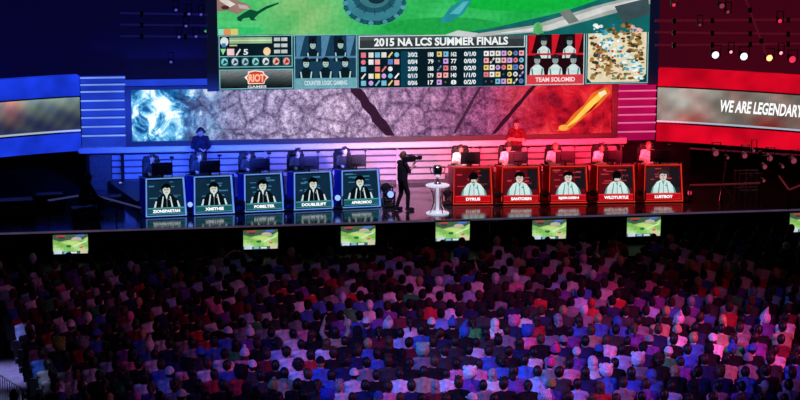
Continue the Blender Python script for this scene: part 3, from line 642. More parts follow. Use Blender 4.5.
# ================================================================== DESKS
def desk(side, idx, pos, rz, nick, label):
    kc = 'desk_blue' if side < 0 else 'desk_red'; fr = 'frame_blue' if side < 0 else 'frame_red'
    t = empty('player_desk', pos, rz, label=label, cat='desk', group='blue team desks' if side < 0 else 'red team desks')
    wb, wt, H, yb, yt = .60, .56, 1.13, 0, .2
    Pn = lambda u, z, k=0: (u*(wb+(wt-wb)*z/H), yb+(yt-yb)*z/H-k, z)       # point on the sloping front
    m = MB(); V = [Pn(-1, .03), Pn(1, .03), Pn(1, H), Pn(-1, H)]; V += [(v[0], v[1]+.06, v[2]) for v in V]
    m.add(V, [[0, 1, 2, 3], [7, 6, 5, 4], [0, 4, 5, 1], [1, 5, 6, 2], [2, 6, 7, 3], [3, 7, 4, 0]]); m.build('front_panel', 'desk_top' if side < 0 else kc, t)
    for s in (-1, 1):                                                       # swept side wings
        m = MB(); a = Pn(s, .03); b_ = Pn(s, H); V = [a, b_, (s*(wt+.13), yt+.45, H-.04), (s*(wb+.13), yb+.5, .03)]; V += [(v[0]-s*.04, v[1]+.05, v[2]) for v in V]
        m.add(V, [[0, 1, 2, 3], [7, 6, 5, 4], [0, 4, 5, 1], [1, 5, 6, 2], [2, 6, 7, 3], [3, 7, 4, 0]]); m.build('side_panel', kc, t)
    MB().box((-.62, .26, 1.0), (.62, 1.0, 1.04), bev=.01).build('desk_top', 'desk_top', t)
    for s in (-1, 1): MB().box((s*.55-.03, .85, .02), (s*.55+.03, .95, 1.0)).build('leg', 'black_metal', t)
    p = Pic(.002)                                                           # glowing edges
    e = .035
    for (u0, z0, u1, z1) in (((-1, .04, -1+.07, H), (1-.09, .04, 1, H), (-1, H-.03, 1, H), (-1, .03, 1, .06)) if side < 0 else ((1-.06, .04, 1, H), (-1, .04, -.96, H), (-1, H-.025, 1, H), (-1, .03, 1, .06))): p.rect(u0, z0, u1, z1, (0, 0, 0), False)
    o = p.build('glowing_edge', lambda u, z, k: Pn(u, z, .004+k), t, 'picture'); o.data.materials.clear(); o.data.materials.append(M[fr])
    # portrait
    p = Pic(.0012); pm = lambda u, z, k: Pn(u, z, .006+k)
    z0, z1 = .10, H-.07; B = .29
    if side < 0:
        bg, bg2, top, stripe, cap, capf = (16, 42, 64), (60, 120, 155), (8, 14, 18), (200, 225, 230), (28, 92, 104), (80, 160, 165)
    else:
        bg, bg2, top, stripe, cap, capf = ((95, 14, 24) if idx != 4 else (48, 30, 36)), (190, 50, 60), (205, 228, 224), (95, 165, 165), (196, 12, 30), (240, 50, 50)
    p.rect(-.9, z0, .88, z1, c8(*bg)); r = random.Random(idx*7+side)
    for k in range(12):
        zz = r.uniform(.5, z1-.06); u = r.uniform(-.85, .4); p.rect(u, zz, u+r.uniform(.15, .45), zz+r.uniform(.015, .05), c8(*bg2), False)
    if side > 0: p.rect(.35, .45, .88, z1, c8(28, 22, 28)); 
    p.k += .001
    hx = r.uniform(-.08, .08); hz = .77+r.uniform(-.02, .03); sk = (205, 215, 205) if side < 0 else (225, 200, 190); hr = (6, 8, 10) if not (side > 0 and idx == 4) else (60, 45, 40)
    p.poly([(hx-.62, B), (hx-.52, .48), (hx-.34, .62), (hx-.12, .68), (hx+.12, .68), (hx+.34, .62), (hx+.52, .48), (hx+.62, B)], c8(*top))
    p.poly([(hx-.66, B), (hx-.56, .47), (hx-.5, .47), (hx-.55, B)], c8(*stripe), False); p.poly([(hx+.66, B), (hx+.56, .47), (hx+.5, .47), (hx+.55, B)], c8(*stripe), False)
    p.poly([(hx-.30, B), (hx-.20, .60), (hx-.15, .60), (hx-.23, B)], c8(*stripe), False); p.poly([(hx+.30, B), (hx+.20, .60), (hx+.15, .60), (hx+.23, B)], c8(*stripe))
    p.poly([(hx-.10, .70), (hx, .50), (hx+.10, .70)], c8(*stripe)); p.rect(hx-.012, B, hx+.012, .50, c8(*[x*.6 for x in stripe])); p.rect(hx+.10, .50, hx+.20, .53, c8(*[x*.7 for x in stripe]))
    tl = r.uniform(-.05, .05); p.ell(hx+tl*.3, hz+.03, .27+.02*(idx % 3), .165+.012*(idx % 2), c8(*hr), 11, idx); p.ell(hx, hz-.01, .19, .135, c8(*sk))
    p.poly([(hx-.22, hz+.02), (hx-.20, hz+.10), (hx-.05, hz+.155), (hx+.14, hz+.14), (hx+.22, hz+.02), (hx+.15, hz+.065), (hx+.05+tl, hz+.045), (hx-.04, hz+.075), (hx-.14, hz+.055)], c8(*hr))
    for s_ in (-1, 1): p.ell(hx+s_*.235, hz, .05, .05, c8(30, 35, 45) if side < 0 else c8(60, 50, 55), 10, lay=False)
    p.k += .001
    p.rect(hx-.1, hz+.0, hx-.03, hz+.02, c8(20, 20, 25), False); p.rect(hx+.03, hz, hx+.1, hz+.02, c8(20, 20, 25), False); p.rect(hx-.05, hz-.075, hx+.05, hz-.06, c8(120, 70, 70), False); p.poly([(hx-.02, hz-.03), (hx, hz+.01), (hx+.02, hz-.03)], c8(150, 150, 145))
    if side > 0 and idx in (0, 3): p.ell(hx-.03, hz+.04, .22, .16, c8(*hr)); p.rect(hx-.14, hz-.09, hx+.12, hz-.02, c8(*sk))
    pp = p.build('portrait', pm, t, 'picture')
    p = Pic(.0012); p.k = .1*0+.035
    p.rect(-.9, z0, .88, B-.01, c8(*cap)); p.rect(-.9, B-.03, .88, B, c8(*capf)); p.rect(-.9, z0, .88, z0+.015, c8(*capf)); p.build('caption_bar', pm, t, 'picture')
    w = .052*len(nick)+.10
    p = Pic(.0012); p.k = .048; p.text(nick, -w, z0+.045, w, B-.055, c8(250, 252, 255, 1.15), .05); p.build('lettering', pm, t, 'lettering')
    MB().rod((.28, .75, 1.04), (.28, .75, 1.62), .014).build('camera_pole', 'black_metal', t)
    MB().box((.22, .70, 1.60), (.34, .80, 1.66), bev=.01).build('camera', 'black', t)
    return t
def office_chair():
    t = empty('gaming_chair', (0, 0, 0))
    for k in range(5):
        a = k*PI*2/5+.3; l = MB().cap((0, 0, .1), (.28*math.cos(a), .28*math.sin(a), .07), .025, .02).build('leg', 'black_metal', t)
        MB().ell((.29*math.cos(a), .29*math.sin(a), .03), (.03, .03, .03)).build('wheel', 'black', l)
    MB().rod((0, 0, .1), (0, 0, .3), .03).build('column', 'black_metal', t)
    MB().box((-.25, -.26, .28), (.25, .24, .355), bev=.03).build('seat', 'black', t)
    m = MB(); m.box((-.24, .24, .36), (.24, .33, 1.22), bev=.035); m.box((-.27, .235, .6), (-.2, .34, 1.1), bev=.02); m.box((.2, .235, .6), (.27, .34, 1.1), bev=.02); m.box((-.38, .24, .58), (.38, .3, .63), bev=.012); m.build('backrest', 'black', t)
    for s in (-1, 1): MB().box((s*.36-.03, -.05, .60), (s*.36+.03, .26, .64), bev=.012).build('armrest', 'black', t)
    return t
def pc_monitor():
    t = empty('monitor', (0, 0, 0))
    MB().box((-.13, -.09, 0), (.13, .09, .015), bev=.006).build('base', 'black', t); MB().box((-.03, -.02, .015), (.03, .01, .2)).build('neck', 'black_metal', t)
    m = MB(); m.box((-.3, -.01, .1), (.3, .03, .47), bev=.012); m.box((-.16, -.035, .18), (.16, -.01, .4), bev=.012); m.build('casing', 'black', t)
    MB().box((-.285, .028, .12), (.285, .034, .455)).build('display', 'monitor_glow', t); return t
mat_emit('monitor_glow', c8(120, 180, 170), 1.6, 6, .5)
# raised platforms behind the desks
LD = [(166.5, 217.3), (214.5, 215.0), (264.5, 212.5), (314, 210.5), (361.5, 208.3)]; RD = [(473, 205.2), (521, 204.8), (568.5, 204.2), (616, 203.4), (663.5, 202.6)]
def line_ang(pts): a = on_z(*pts[0], SZ); b = on_z(*pts[-1], SZ); return math.atan2(b.y-a.y, b.x-a.x), a, b
angL, aL, bL = line_ang(LD); angR, aR, bR = line_ang(RD)
for (a, b, ang) in ((aL, bL, angL), (aR, bR, angR)):
    d = Vector((math.cos(ang), math.sin(ang), 0)); n_ = Vector((-math.sin(ang), math.cos(ang), 0))
    q = [a-d*.75+n_*1.05, b+d*.75+n_*1.05, b+d*.75+n_*9, a-d*.75+n_*9]
    MB().prism([(v.x, min(v.y, WY-.2)) for v in q], SZ, SZ+.3).build('floor_platform', 'black', kind='structure')
NL = ['ZIONSPARTAN', 'XMITHIE', 'POBELTER', 'DOUBLELIFT', 'APHROMOO']; NR = ['DYRUS', 'SANTORIN', 'BJERGSEN', 'WILDTURTLE', 'LUSTBOY']
ordn = ['first', 'second', 'third', 'fourth', 'fifth']
CH = office_chair(); MO = pc_monitor(); used = [False, False]; SEATS = []
for side, pts, ang, NN in ((-1, LD, angL, NL), (1, RD, angR, NR)):
    for i, (x, y) in enumerate(pts):
        b = on_z(x, y, SZ); rz = ang; cn = 'blue' if side < 0 else 'red'
        where = ord_l = f'{ordn[i]} {cn} desk counting along the row from the dark stage wing' if side < 0 else f'{ordn[i]} red desk counting along the row from the trophy'
        desk(side, i, b, rz, NN[i], (f'blue player desk with dark hoodie portrait, {ordn[i]} from the dark stage wing' if side < 0 else f'red player desk with white jersey portrait, {ordn[i]} from the trophy'))
        rot = Matrix.Rotation(rz, 4, 'Z'); P3 = lambda v: b+rot @ Vector(v)
        mo = MO if not used[0] else copy_tree(MO); used[0] = True
        mo.location = P3((-.02, .62, 1.041)); mo.rotation_euler = (0, 0, rz); setp(mo, f'black monitor seen from behind on the {ordn[i]} {cn} desk', 'monitor', 'monitors on the player desks')
        ch = CH if not used[1] else copy_tree(CH); used[1] = True
        ch.location = P3((-.22, 1.5, .301)); ch.rotation_euler = (0, 0, rz); setp(ch, f'black high-backed gaming chair behind the {ordn[i]} {cn} desk', 'chair', 'gaming chairs behind the desks')
        SEATS.append((side, i, P3((-.22, 1.5, .30)), rz))
# ---- moving lights on the stage floor
def stage_light(lens):
    t = empty('moving_light', (0, 0, 0))
    MB().box((-.17, -.14, 0), (.17, .14, .11), bev=.02).build('base', 'black', t)
    m = MB(); m.box((-.19, -.06, .1), (-.15, .06, .46), bev=.012); m.box((.15, -.06, .1), (.19, .06, .46), bev=.012); m.box((-.19, -.06, .1), (.19, .06, .14), bev=.012); m.build('yoke', 'black_metal', t)
    q = Matrix.Translation((0, 0, .40)) @ Matrix.Rotation(math.radians(80), 4, 'X')
    m = MB(); m.lathe([(.07, -.16), (.12, -.1), (.14, .0), (.13, .12), (.115, .14)], n=18); m.V = [q @ v for v in m.V]; h = m.build('head', 'black', t)
    m = MB(); m.lathe([(.10, .141), (.07, .158), (.01, .165)], n=18); m.V = [q @ v for v in m.V]; m.build('lens', lens, h); return t
protos = {}
LT = [(121, 192, 'lens_blue', .62, 'glowing blue, beside the dark blue side wall'), (142, 213, 'lens_blue', .8, 'glowing pale blue, by the outer edge of the first blue desk'), (191, 214.5, 'lens_blue', .75, 'small glow, between first and second blue desks'), (240, 213.5, 'lens_off', .8, 'dark, between second and third blue desks'), (289, 211.5, 'lens_off', .8, 'dark, between third and fourth blue desks'), (338, 209, 'lens_blue', .85, 'glowing pale blue, between fourth and fifth blue desks'), (389, 207.5, 'lens_blue', 1.0, 'large and glowing, between fifth blue desk and the standing cameraman'), (386, 203, 'lens_off', 1.15, 'dark, behind the large glowing one next to the fifth blue desk'), (447, 205, 'lens_off', .9, 'dark, between the trophy table and first red desk'), (498, 205.5, 'lens_off', .85, 'dark, between first and second red desks'), (545, 205, 'lens_off', .85, 'dark, between second and third red desks'), (592, 204, 'lens_off', .85, 'dark, between third and fourth red desks'), (640, 203.5, 'lens_off', .85, 'dark, between fourth and fifth red desks'), (688, 202, 'lens_rose', .7, 'faint rose glow, past the last red desk')]
mat('lens_off', (.02, .02, .03), .1, var=.1)
for x, y, le, s, lab in LT:
    if le not in protos: protos[le] = t = stage_light(le)
    else: t = copy_tree(protos[le])
    t.location = on_z(x, y, SZ); t.scale = (s, s, s); t.rotation_euler = (0, 0, random.uniform(-.25, .25)); setp(t, 'stage floor light, '+lab, 'stage light', 'moving lights on the stage floor')
# ---- trophy and its table
b = on_z(437.5, 213.5, SZ); t = empty('trophy_table', b, label='round white glass table with slim chrome legs under the trophy', cat='table')
MB().lathe([(.33, .82), (.35, .83), (.35, .86), (.33, .87)], n=28).build('table_top', 'glass_white', t); MB().lathe([(.34, 0), (.34, .03), (.30, .045), (.02, .05)], n=28).build('base', 'glass_white', t)
for k in range(4):
    a = k*PI/2+.5; c_, s_ = math.cos(a), math.sin(a); m = MB(); pts = [(.27, .04), (.17, .22), (.14, .45), (.18, .66), (.28, .82)]
    for (r0, z0), (r1, z1) in zip(pts[:-1], pts[1:]): m.cap((r0*c_, r0*s_, z0), (r1*c_, r1*s_, z1), .016, .016, 8)
    m.build('leg', 'silver', t, smooth=True)
MB().cap((0, 0, .05), (0, 0, .82), .05, .035).build('light_column', 'glass_white', t, smooth=True)
t = empty('trophy', b+Vector((0, 0, .871)), label='silver trophy cup standing on the round white table', cat='trophy')
MB().lathe([(.11, 0), (.11, .04), (.07, .07), (.04, .12), (.035, .2), (.05, .22)], n=24).build('base', 'silver', t, smooth=True)
MB().lathe([(.03, .2), (.08, .24), (.13, .34), (.145, .46), (.14, .55), (.13, .55), (.12, .4), (.05, .27)], n=24).build('cup', 'silver', t, smooth=True)
for s in (-1, 1):
    m = MB(); pts = [(s*.13, .5), (s*.2, .52), (s*.22, .44), (s*.18, .34), (s*.1, .29)]
    for a, c_ in zip(pts[:-1], pts[1:]): m.cap((a[0], 0, a[1]), (c_[0], 0, c_[1]), .014, .014, 8)
    m.build('handle', 'silver', t, smooth=True)
#PART3
# ================================================================== PEOPLE
def arr_mesh(V, Fc):
    me = bpy.data.meshes.new('tmp'); me.from_pydata([tuple(v) for v in V], [], Fc); me.update(); return me
def remesh(mb, voxel, smooth=4):
    me = arr_mesh(mb.V, mb.F); o = bpy.data.objects.new('tmp', me); S.collection.objects.link(o)
    r = o.modifiers.new('r', 'REMESH'); r.mode = 'VOXEL'; r.voxel_size = voxel
    s = o.modifiers.new('s', 'SMOOTH'); s.factor = .5; s.iterations = smooth
    ev = o.evaluated_get(bpy.context.evaluated_depsgraph_get()); e = ev.to_mesh()
    V = np.empty(len(e.vertices)*3); e.vertices.foreach_get('co', V); V = V.reshape(-1, 3)
    N = np.empty(len(e.vertices)*3, dtype=np.float32); e.vertex_normals.foreach_get('vector', N); N = N.reshape(-1, 3).astype(float)
    Fc = [list(p.vertices) for p in e.polygons]
    ev.to_mesh_clear(); bpy.data.objects.remove(o); bpy.data.meshes.remove(me)
    return V, N, Fc
SEATED = dict(pel=(0, 0, .53), chest=(0, .0, .86), neck=(0, .015, 1.08), head=(0, .045, 1.21), sh=(.168, .0, 1.01), el=(.178, .11, .77), wr=(.10, .33, .66), hip=(.095, .04, .52), kn=(.14, .45, .50), an=(.12, .40, .09), to=(.13, .54, .05), hd=(-.35, .9, -.1))
STAND = dict(pel=(0, 0, .95), chest=(0, .01, 1.28), neck=(0, .0, 1.49), head=(0, .03, 1.63), sh=(.18, 0, 1.42), el=(.25, -.03, 1.14), wr=(.27, .08, .90), hip=(.09, 0, .90), kn=(.11, .03, .50), an=(.12, -.02, .09), to=(.14, .15, .05), hd=(0, .2, -1))
def pose(base, **k):
    """Symmetric joints are given for the right side; a key with 2 for the other side overrides its mirror."""
    P = {}
    b = dict(base); b.update({q: v for q, v in k.items() if not q.endswith('2') and q not in ('tilt', 'turn', 'roll', 'lean')})
    for q, v in b.items():
        if q in ('pel', 'chest', 'neck', 'head'): P[q] = Vector(v)
        else: P[q+'R'] = Vector(v); P[q+'L'] = Vector(k.get(q+'2', (-v[0], v[1], v[2])))
    P['rot'] = Euler((math.radians(k.get('tilt', 6)), math.radians(k.get('roll', 0)), math.radians(k.get('turn', 0))))
    ly, lx = k.get('lean', (0, 0))
    if ly or lx:
        R_ = Matrix.Translation(P['pel']) @ Euler((-math.radians(ly), math.radians(lx), 0)).to_matrix().to_4x4() @ Matrix.Translation(-P['pel'])
        for q in ('chest', 'neck', 'head', 'shR', 'shL'): P[q] = R_ @ P[q]
        for q in ('elR', 'elL'): P[q] = R_ @ P[q]
    return P
def human(P, voxel, fine=True, legs=True):
    mb = MB(); prim = []
    def cp(tag, a, b, ra, rb): mb.cap(a, b, ra, rb, 12); prim.append((tag, np.array(a), np.array(b), ra, rb))
    def el(tag, c, r, R_=None, reg=True):
        mb.ell(c, r, R_)
        if reg: prim.append((tag, np.array(c), np.array(c), min(r)*1.15, min(r)*1.15))
    X = Vector((1, 0, 0)); hm = P['rot'].to_matrix(); h = P['head']; hl = lambda v: h+hm @ Vector(v)
    lat = (P['shR']-P['shL']).normalized()
    for s in (-1, 1):
        cp('torso', P['pel']+X*s*.07+Vector((0, 0, .04)), P['chest']+lat*s*.075, .108, .118)
        cp('pelvis', P['pel']+X*s*.075-Vector((0, 0, .02)), P['pel']+X*s*.075+Vector((0, 0, .03)), .112, .108)
    cp('torso', P['chest'], (P['neck']+P['chest'])/2+Vector((0, 0, .03)), .125, .10)
    cp('torso', P['chest']-lat*.08, P['chest']+lat*.08, .118, .118); cp('torso', P['pel']+Vector((0, -.012, .06)), P['chest']+Vector((0, -.012, .02)), .108, .116)
    for s in (-1, 1): cp('torso', P['chest']+lat*s*.07, P['neck']-Vector((0, .01, .075))+lat*s*.085, .112, .078)
    cp('torso', P['shL'], P['shR'], .066, .066)
    for s in 'LR': cp('torso', P['neck']-Vector((0, 0, .03)), P['sh'+s]+Vector((0, 0, .005)), .052, .058)
    cp('neck', P['neck']-Vector((0, 0, .03)), h-Vector((0, 0, .05)), .055, .05)
    el('head', hl((0, -.008, .015)), (.081, .101, .113), hm.to_4x4()); prim.append(('head', np.array(hl((0, .02, -.05))), np.array(hl((0, -.02, .03))), .06, .085))
    mb.ell(hl((0, .033, -.062)), (.057, .059, .060), hm.to_4x4())
    if fine:
        mb.cap(hl((0, .088, .012)), hl((0, .106, -.022)), .010, .015, 8)
        for s in (-1, 1): mb.ell(hl((s*.079, -.005, -.01)), (.012, .022, .034), hm.to_4x4(), 8, 6)
        mb.cap(hl((-.03, .083, .03)), hl((.03, .083, .03)), .012, .012, 8)
    for s in 'LR':
        cp('uarm', P['sh'+s], P['el'+s], .056, .044); cp('farm', P['el'+s], P['wr'+s], .044, .029)
        if legs:
            cp('thigh', P['hip'+s], P['kn'+s], .088, .062); cp('shin', P['kn'+s], P['an'+s], .060, .04); cp('foot', P['an'+s]-Vector((0, .02, .03)), P['to'+s]-Vector((0, 0, .005)), .046, .04)
    if not fine:
        for s in 'LR': el('hand', P['wr'+s]+P['hd'+s].normalized()*.06, (.04, .05, .04))
    V, N, Fc = remesh(mb, voxel, 4 if fine else 2)
    tags = [q[0] for q in prim]; D = np.empty((len(prim), len(Fc)))
    cen = np.array([V[f].mean(axis=0) for f in Fc])
    for i, (tg, a, b, ra, rb) in enumerate(prim):
        ab = b-a; L = ab.dot(ab); t = np.clip(((cen-a) @ ab)/L, 0, 1) if L > 1e-9 else np.zeros(len(cen))
        D[i] = np.linalg.norm(cen-(a+t[:, None]*ab), axis=1)-(ra+(rb-ra)*t)
    tag = np.array(tags)[D.argmin(axis=0)]
    return V, N, Fc, tag, cen
def hands(P):
    mb = MB()
    for s, sg in (('R', 1), ('L', -1)):
        w = P['wr'+s]; d = P['hd'+s].normalized(); up = Vector((0, 0, 1)) if abs(d.z) < .8 else Vector((sg*.95, .1, .2))
        side = d.cross(up).normalized(); nrm = side.cross(d).normalized()
        inn = -side*sg
        q = Matrix((side, d, nrm)).transposed()
        mb.ell(w+d*.045, (.040, .052, .017), q.to_4x4(), 10, 7)
        mb.cap(w-d*.03, w+d*.02, .029, .027, 10)
        for k, ln in enumerate((.068, .078, .072, .056)):
            a = w+d*.085+inn*(.029-.0195*k); b_ = a+(d*.9-nrm*.25).normalized()*ln*.5; e = b_+(d*.65-nrm*.75).normalized()*ln*.5
            mb.cap(a, b_, .0092, .0088, 6, k=2); mb.cap(b_, e, .0088, .0072, 6, k=2)
        a = w+d*.03+inn*.034; b_ = a+(inn*.75+d*.65-nrm*.2).normalized()*.036; e = b_+(inn*.2+d*.95-nrm*.25).normalized()*.03
        mb.cap(a, b_, .0115, .010, 6, k=2); mb.cap(b_, e, .010, .008, 6, k=2)
    return mb
def sub(V, N, Fc, keep, off):
    ids = {}; out = []; F2 = []
    for i in np.nonzero(keep)[0]:
        f = []
        for v in Fc[i]:
            if v not in ids: ids[v] = len(out); out.append(V[v]+N[v]*off)
            f.append(ids[v])
        F2.append(f)
    return out, F2
def make_kit(name, P, voxel, extra_lens=None):
    V, N, Fc, tag, cen = human(P, voxel); hm = P['rot'].to_matrix(); h = P['head']; hl = lambda v: h+hm @ Vector(v)
    m = MB(); m.add([Vector(v) for v in V], Fc, 0)
    hb = hands(P); m.add(hb.V, hb.F, 0)
    for s in (-1, 1):
        m.ell(hl((s*.031, .080, .008)), (.014, .011, .008), hm.to_4x4(), 8, 6, 1); m.ell(hl((s*.031, .089, .008)), (.006, .004, .006), hm.to_4x4(), 6, 5, 2)
        m.cap(hl((s*.018, .092, .03)), hl((s*.046, .084, .030)), .004, .004, 6, 2, 2)
    m.ell(hl((0, .083, -.058)), (.022, .010, .007), hm.to_4x4(), 8, 6, 3)
    K = dict(P=P, body=mk('body', m.V, m.F, ['skin', 'eye_white', 'eye_dark', 'lip'], m.I, True))
    for key, tg, off, mt in (('shirt', ('torso', 'uarm'), .012, 'cloth'), ('sweater', ('torso', 'uarm', 'farm'), .013, 'cloth'), ('trousers', ('pelvis', 'thigh', 'shin'), .010, 'cloth'), ('shoes', ('foot',), .009, 'cloth')):
        keep = np.isin(tag, tg)
        if key in ('shirt', 'sweater'): keep |= (tag == 'pelvis') & (cen[:, 2] > P['pel'].z+.03)
        v, f = sub(V, N, Fc, keep, off); K[key] = mk(key, v, f, [mt], None, True)
    return K
# ---- hair and hats, about the centre of the head, face towards +Y
def shell(r, c, keep, n=22, k=16, amp=0.0, seed=1):
    m = MB(); m.ell(c, r, None, n, k); rg = random.Random(seed)
    if amp:
        for i, v in enumerate(m.V): m.V[i] = Vector(c)+(v-Vector(c))*(1+rg.uniform(-amp, amp))
    out = MB(); idx = [f for f in m.F if keep(sum((m.V[i] for i in f), Vector())/len(f))]
    used_ = {}
    V = []
    for f in idx:
        for i in f:
            if i not in used_: used_[i] = len(V); V.append(m.V[i])
    out.add(V, [[used_[i] for i in f] for f in idx]); return out
hk = lambda p: (p.z > .055 and p.y < .085) or (p.y < .005 and p.z > -.035) or (p.y < -.03 and p.z > -.085)
HAIR = {}
def hairs():
    s = lambda seed=1, amp=.045: shell((.088, .107, .118), (0, -.012, .022), hk, amp=amp, seed=seed)
    HAIR['short'] = s(); HAIR['cropped'] = shell((.081, .101, .113), (0, -.010, .018), hk, amp=.015)
    m = s(2, .07); [m.cap((random.uniform(-.06, .06), random.uniform(-.06, .07), .11), (random.uniform(-.08, .08), random.uniform(-.07, .1), .155), .025, .006, 6) for _ in range(14)]; HAIR['messy'] = m
    m = s(3, .03); m.ell((0, -.062, -.10), (.088, .05, .17), None, 14, 10); HAIR['long'] = m
    m = s(4, .03); m.ell((0, -.125, .05), (.04, .04, .04), None, 10, 8); HAIR['bun'] = m
    m = s(5, .03); m.cap((0, -.11, .05), (0, -.15, -.02), .03, .035); m.cap((0, -.15, -.02), (0, -.13, -.17), .035, .012); HAIR['ponytail'] = m
    HAIR['bushy'] = shell((.125, .13, .135), (0, -.025, .04), lambda p: p.z > .05 or p.y < .0, n=26, k=18, amp=.10, seed=6)
    for k_ in list(HAIR): HAIR[k_] = mk('hair', HAIR[k_].V, HAIR[k_].F, ['hair'], None, k_ not in ('bushy',))
    dome = lambda: shell((.094, .112, .118), (0, -.008, .03), lambda p: p.z > .03)
    m = dome(); V = []; nb = 9
    for i in range(nb): a = -1.0+2.0*i/(nb-1); V.append((.088*math.sin(a), .085*math.cos(a)+.01, .045))
    for i in range(nb): a = -1.0+2.0*i/(nb-1); V.append((.085*math.sin(a), .085*math.cos(a)+.085*math.cos(a*1.2)+.01, .028))
    m.add(V, [[i, i+1, nb+i+1, nb+i] for i in range(nb-1)]); m.ell((0, -.008, .149), (.012, .012, .008), None, 8, 5)
    HAT['cap'] = (mk('cap', m.V, m.F, ['cloth'], None, True), 'cap')
    m = shell((.098, .116, .135), (0, -.01, .03), lambda p: p.z > .0, amp=.02); m.lathe([(.095, 0), (.104, .01), (.104, .04), (.096, .05)], (0, -.01, .0), 20); m.ell((0, -.01, .185), (.04, .04, .038), None, 10, 8)
    HAT['knit'] = (mk('knit_hat', m.V, m.F, ['knit'], None, True), 'knit hat')
    m = shell((.112, .125, .14), (0, -.02, .02), lambda p: p.z > .0 or p.y < -.03, amp=.03); m.cap((0, -.03, .13), (0, -.09, .27), .075, .012)
    m.cap((-.09, -.01, .0), (-.10, .01, -.12), .03, .02); m.cap((.09, -.01, .0), (.10, .01, -.12), .03, .02)
    HAT['pointed'] = (mk('pointed_hat', m.V, m.F, ['knit'], None, True), 'pointed hat')
    m = shell((.135, .14, .15), (0, -.015, .04), lambda p: p.z > -.01 or p.y < -.03, n=26, k=18, amp=.05, seed=9); m.ell((-.1, -.01, .15), (.04, .03, .05), None, 10, 8); m.ell((.1, -.01, .15), (.04, .03, .05), None, 10, 8)
    HAT['fluffy'] = (mk('fluffy_hat', m.V, m.F, ['knit'], None, True), 'fluffy hat')
    m = shell((.10, .118, .125), (0, -.015, .018), lambda p: (p.z > .06) or p.y < .02, amp=.01); m.cap((0, -.05, -.10), (0, -.02, -.15), .10, .115)
    HAT['hood'] = (mk('hood', m.V, m.F, ['cloth'], None, True), 'raised hood')
HAT = {}
hairs()
m = MB(); pts = [(math.sin(a)*.098, 0, math.cos(a)*.135+.005) for a in [(-1.5+3.0*i/10) for i in range(11)]]
for a, b in zip(pts[:-1], pts[1:]): m.cap(a, b, .011, .011, 8)
for s in (-1, 1): m.cap((s*.085, 0, -.01), (s*.115, 0, -.01), .038, .034, 12)
m.cap((-.1, .03, -.03), (-.05, .105, -.06), .006, .006, 6)
HEADSET = mk('headset', m.V, m.F, ['black'], None, True)
def dress(kit, name, loc, rz, skin, shirt, trousers, hair, hairkind='short', sleeves='shirt', hat=None, hatcol=None, shoes=(.02, .02, .02), scale=1.0, headset=False, **k):
    o = link('person', kit['body'], None, loc, rz, skin, **k); o.scale = (scale*k.get('_w', 1), scale, scale)
    link('shirt' if sleeves == 'shirt' else 'sweater', kit[sleeves], o, color=shirt); link('trousers', kit['trousers'], o, color=trousers); link('shoes', kit['shoes'], o, color=shoes)
    def onhead(me, nm, col):
        c_ = link(nm, me, o, color=col); c_.location = kit['P']['head']; c_.rotation_euler = kit['P']['rot']; c_.scale = (1.09, 1.06, 1.07); return c_
    if hairkind: onhead(HAIR[hairkind], 'hair', hair)
    if hat: onhead(HAT[hat][0], HAT[hat][0].name.split('.')[0], hatcol)
    if headset: onhead(HEADSET, 'headset', (.01, .01, .01))
    return o
SK = [(.62, .42, .32), (.55, .36, .27), (.45, .28, .19), (.30, .17, .11), (.16, .09, .06), (.66, .47, .38)]
HC = [('black', (.008, .007, .007)), ('black', (.01, .008, .008)), ('dark brown', (.03, .016, .01)), ('dark brown', (.035, .02, .012)), ('brown', (.09, .045, .02)), ('blond', (.45, .30, .13)), ('grey', (.3, .3, .3))]
# ---- players at the desks, facing the hall
PK = [make_kit('p', pose(SEATED, el=(.25, .16, .82), wr=(.15, .42, .82), hd=(-.1, 1, -.05), tilt=-4, turn=t_, lean=(6, 0)), .015) for t_ in (-6, 8)]
PK.append(make_kit('p', pose(SEATED, el=(.25, .18, .84), wr=(.12, .40, .83), hd=(-.2, 1, -.05), tilt=-8, roll=4, lean=(12, 2)), .015))
hairp = ['short', 'long', 'short', 'messy', 'short', 'short', 'bushy', 'short', 'messy', 'short']
for n_, (side, i, p, rz) in enumerate(SEATS):
    cn = 'blue' if side < 0 else 'red'
    hc = [(.02, .014, .01), (.10, .05, .025), (.015, .01, .01), (.02, .012, .01), (.01, .01, .01), (.012, .01, .01), (.03, .02, .012), (.25, .16, .07), (.02, .012, .01), (.14, .09, .04)][n_]
    dress(PK[n_ % 3], 'person', p+Vector((0, 0, 0)), rz+PI, SK[n_ % 3 if n_ != 4 else 5], (.02, .025, .03) if side < 0 else (.75, .78, .78), (.02, .02, .03), hc, hairp[n_], 'sweater' if side < 0 else 'shirt', headset=True,
          label=(f'player in black hoodie and headset at the {ordn[i]} blue desk' if side < 0 else f'player in white jersey and headset at the {ordn[i]} red desk'), cat='person', group='players at the desks')
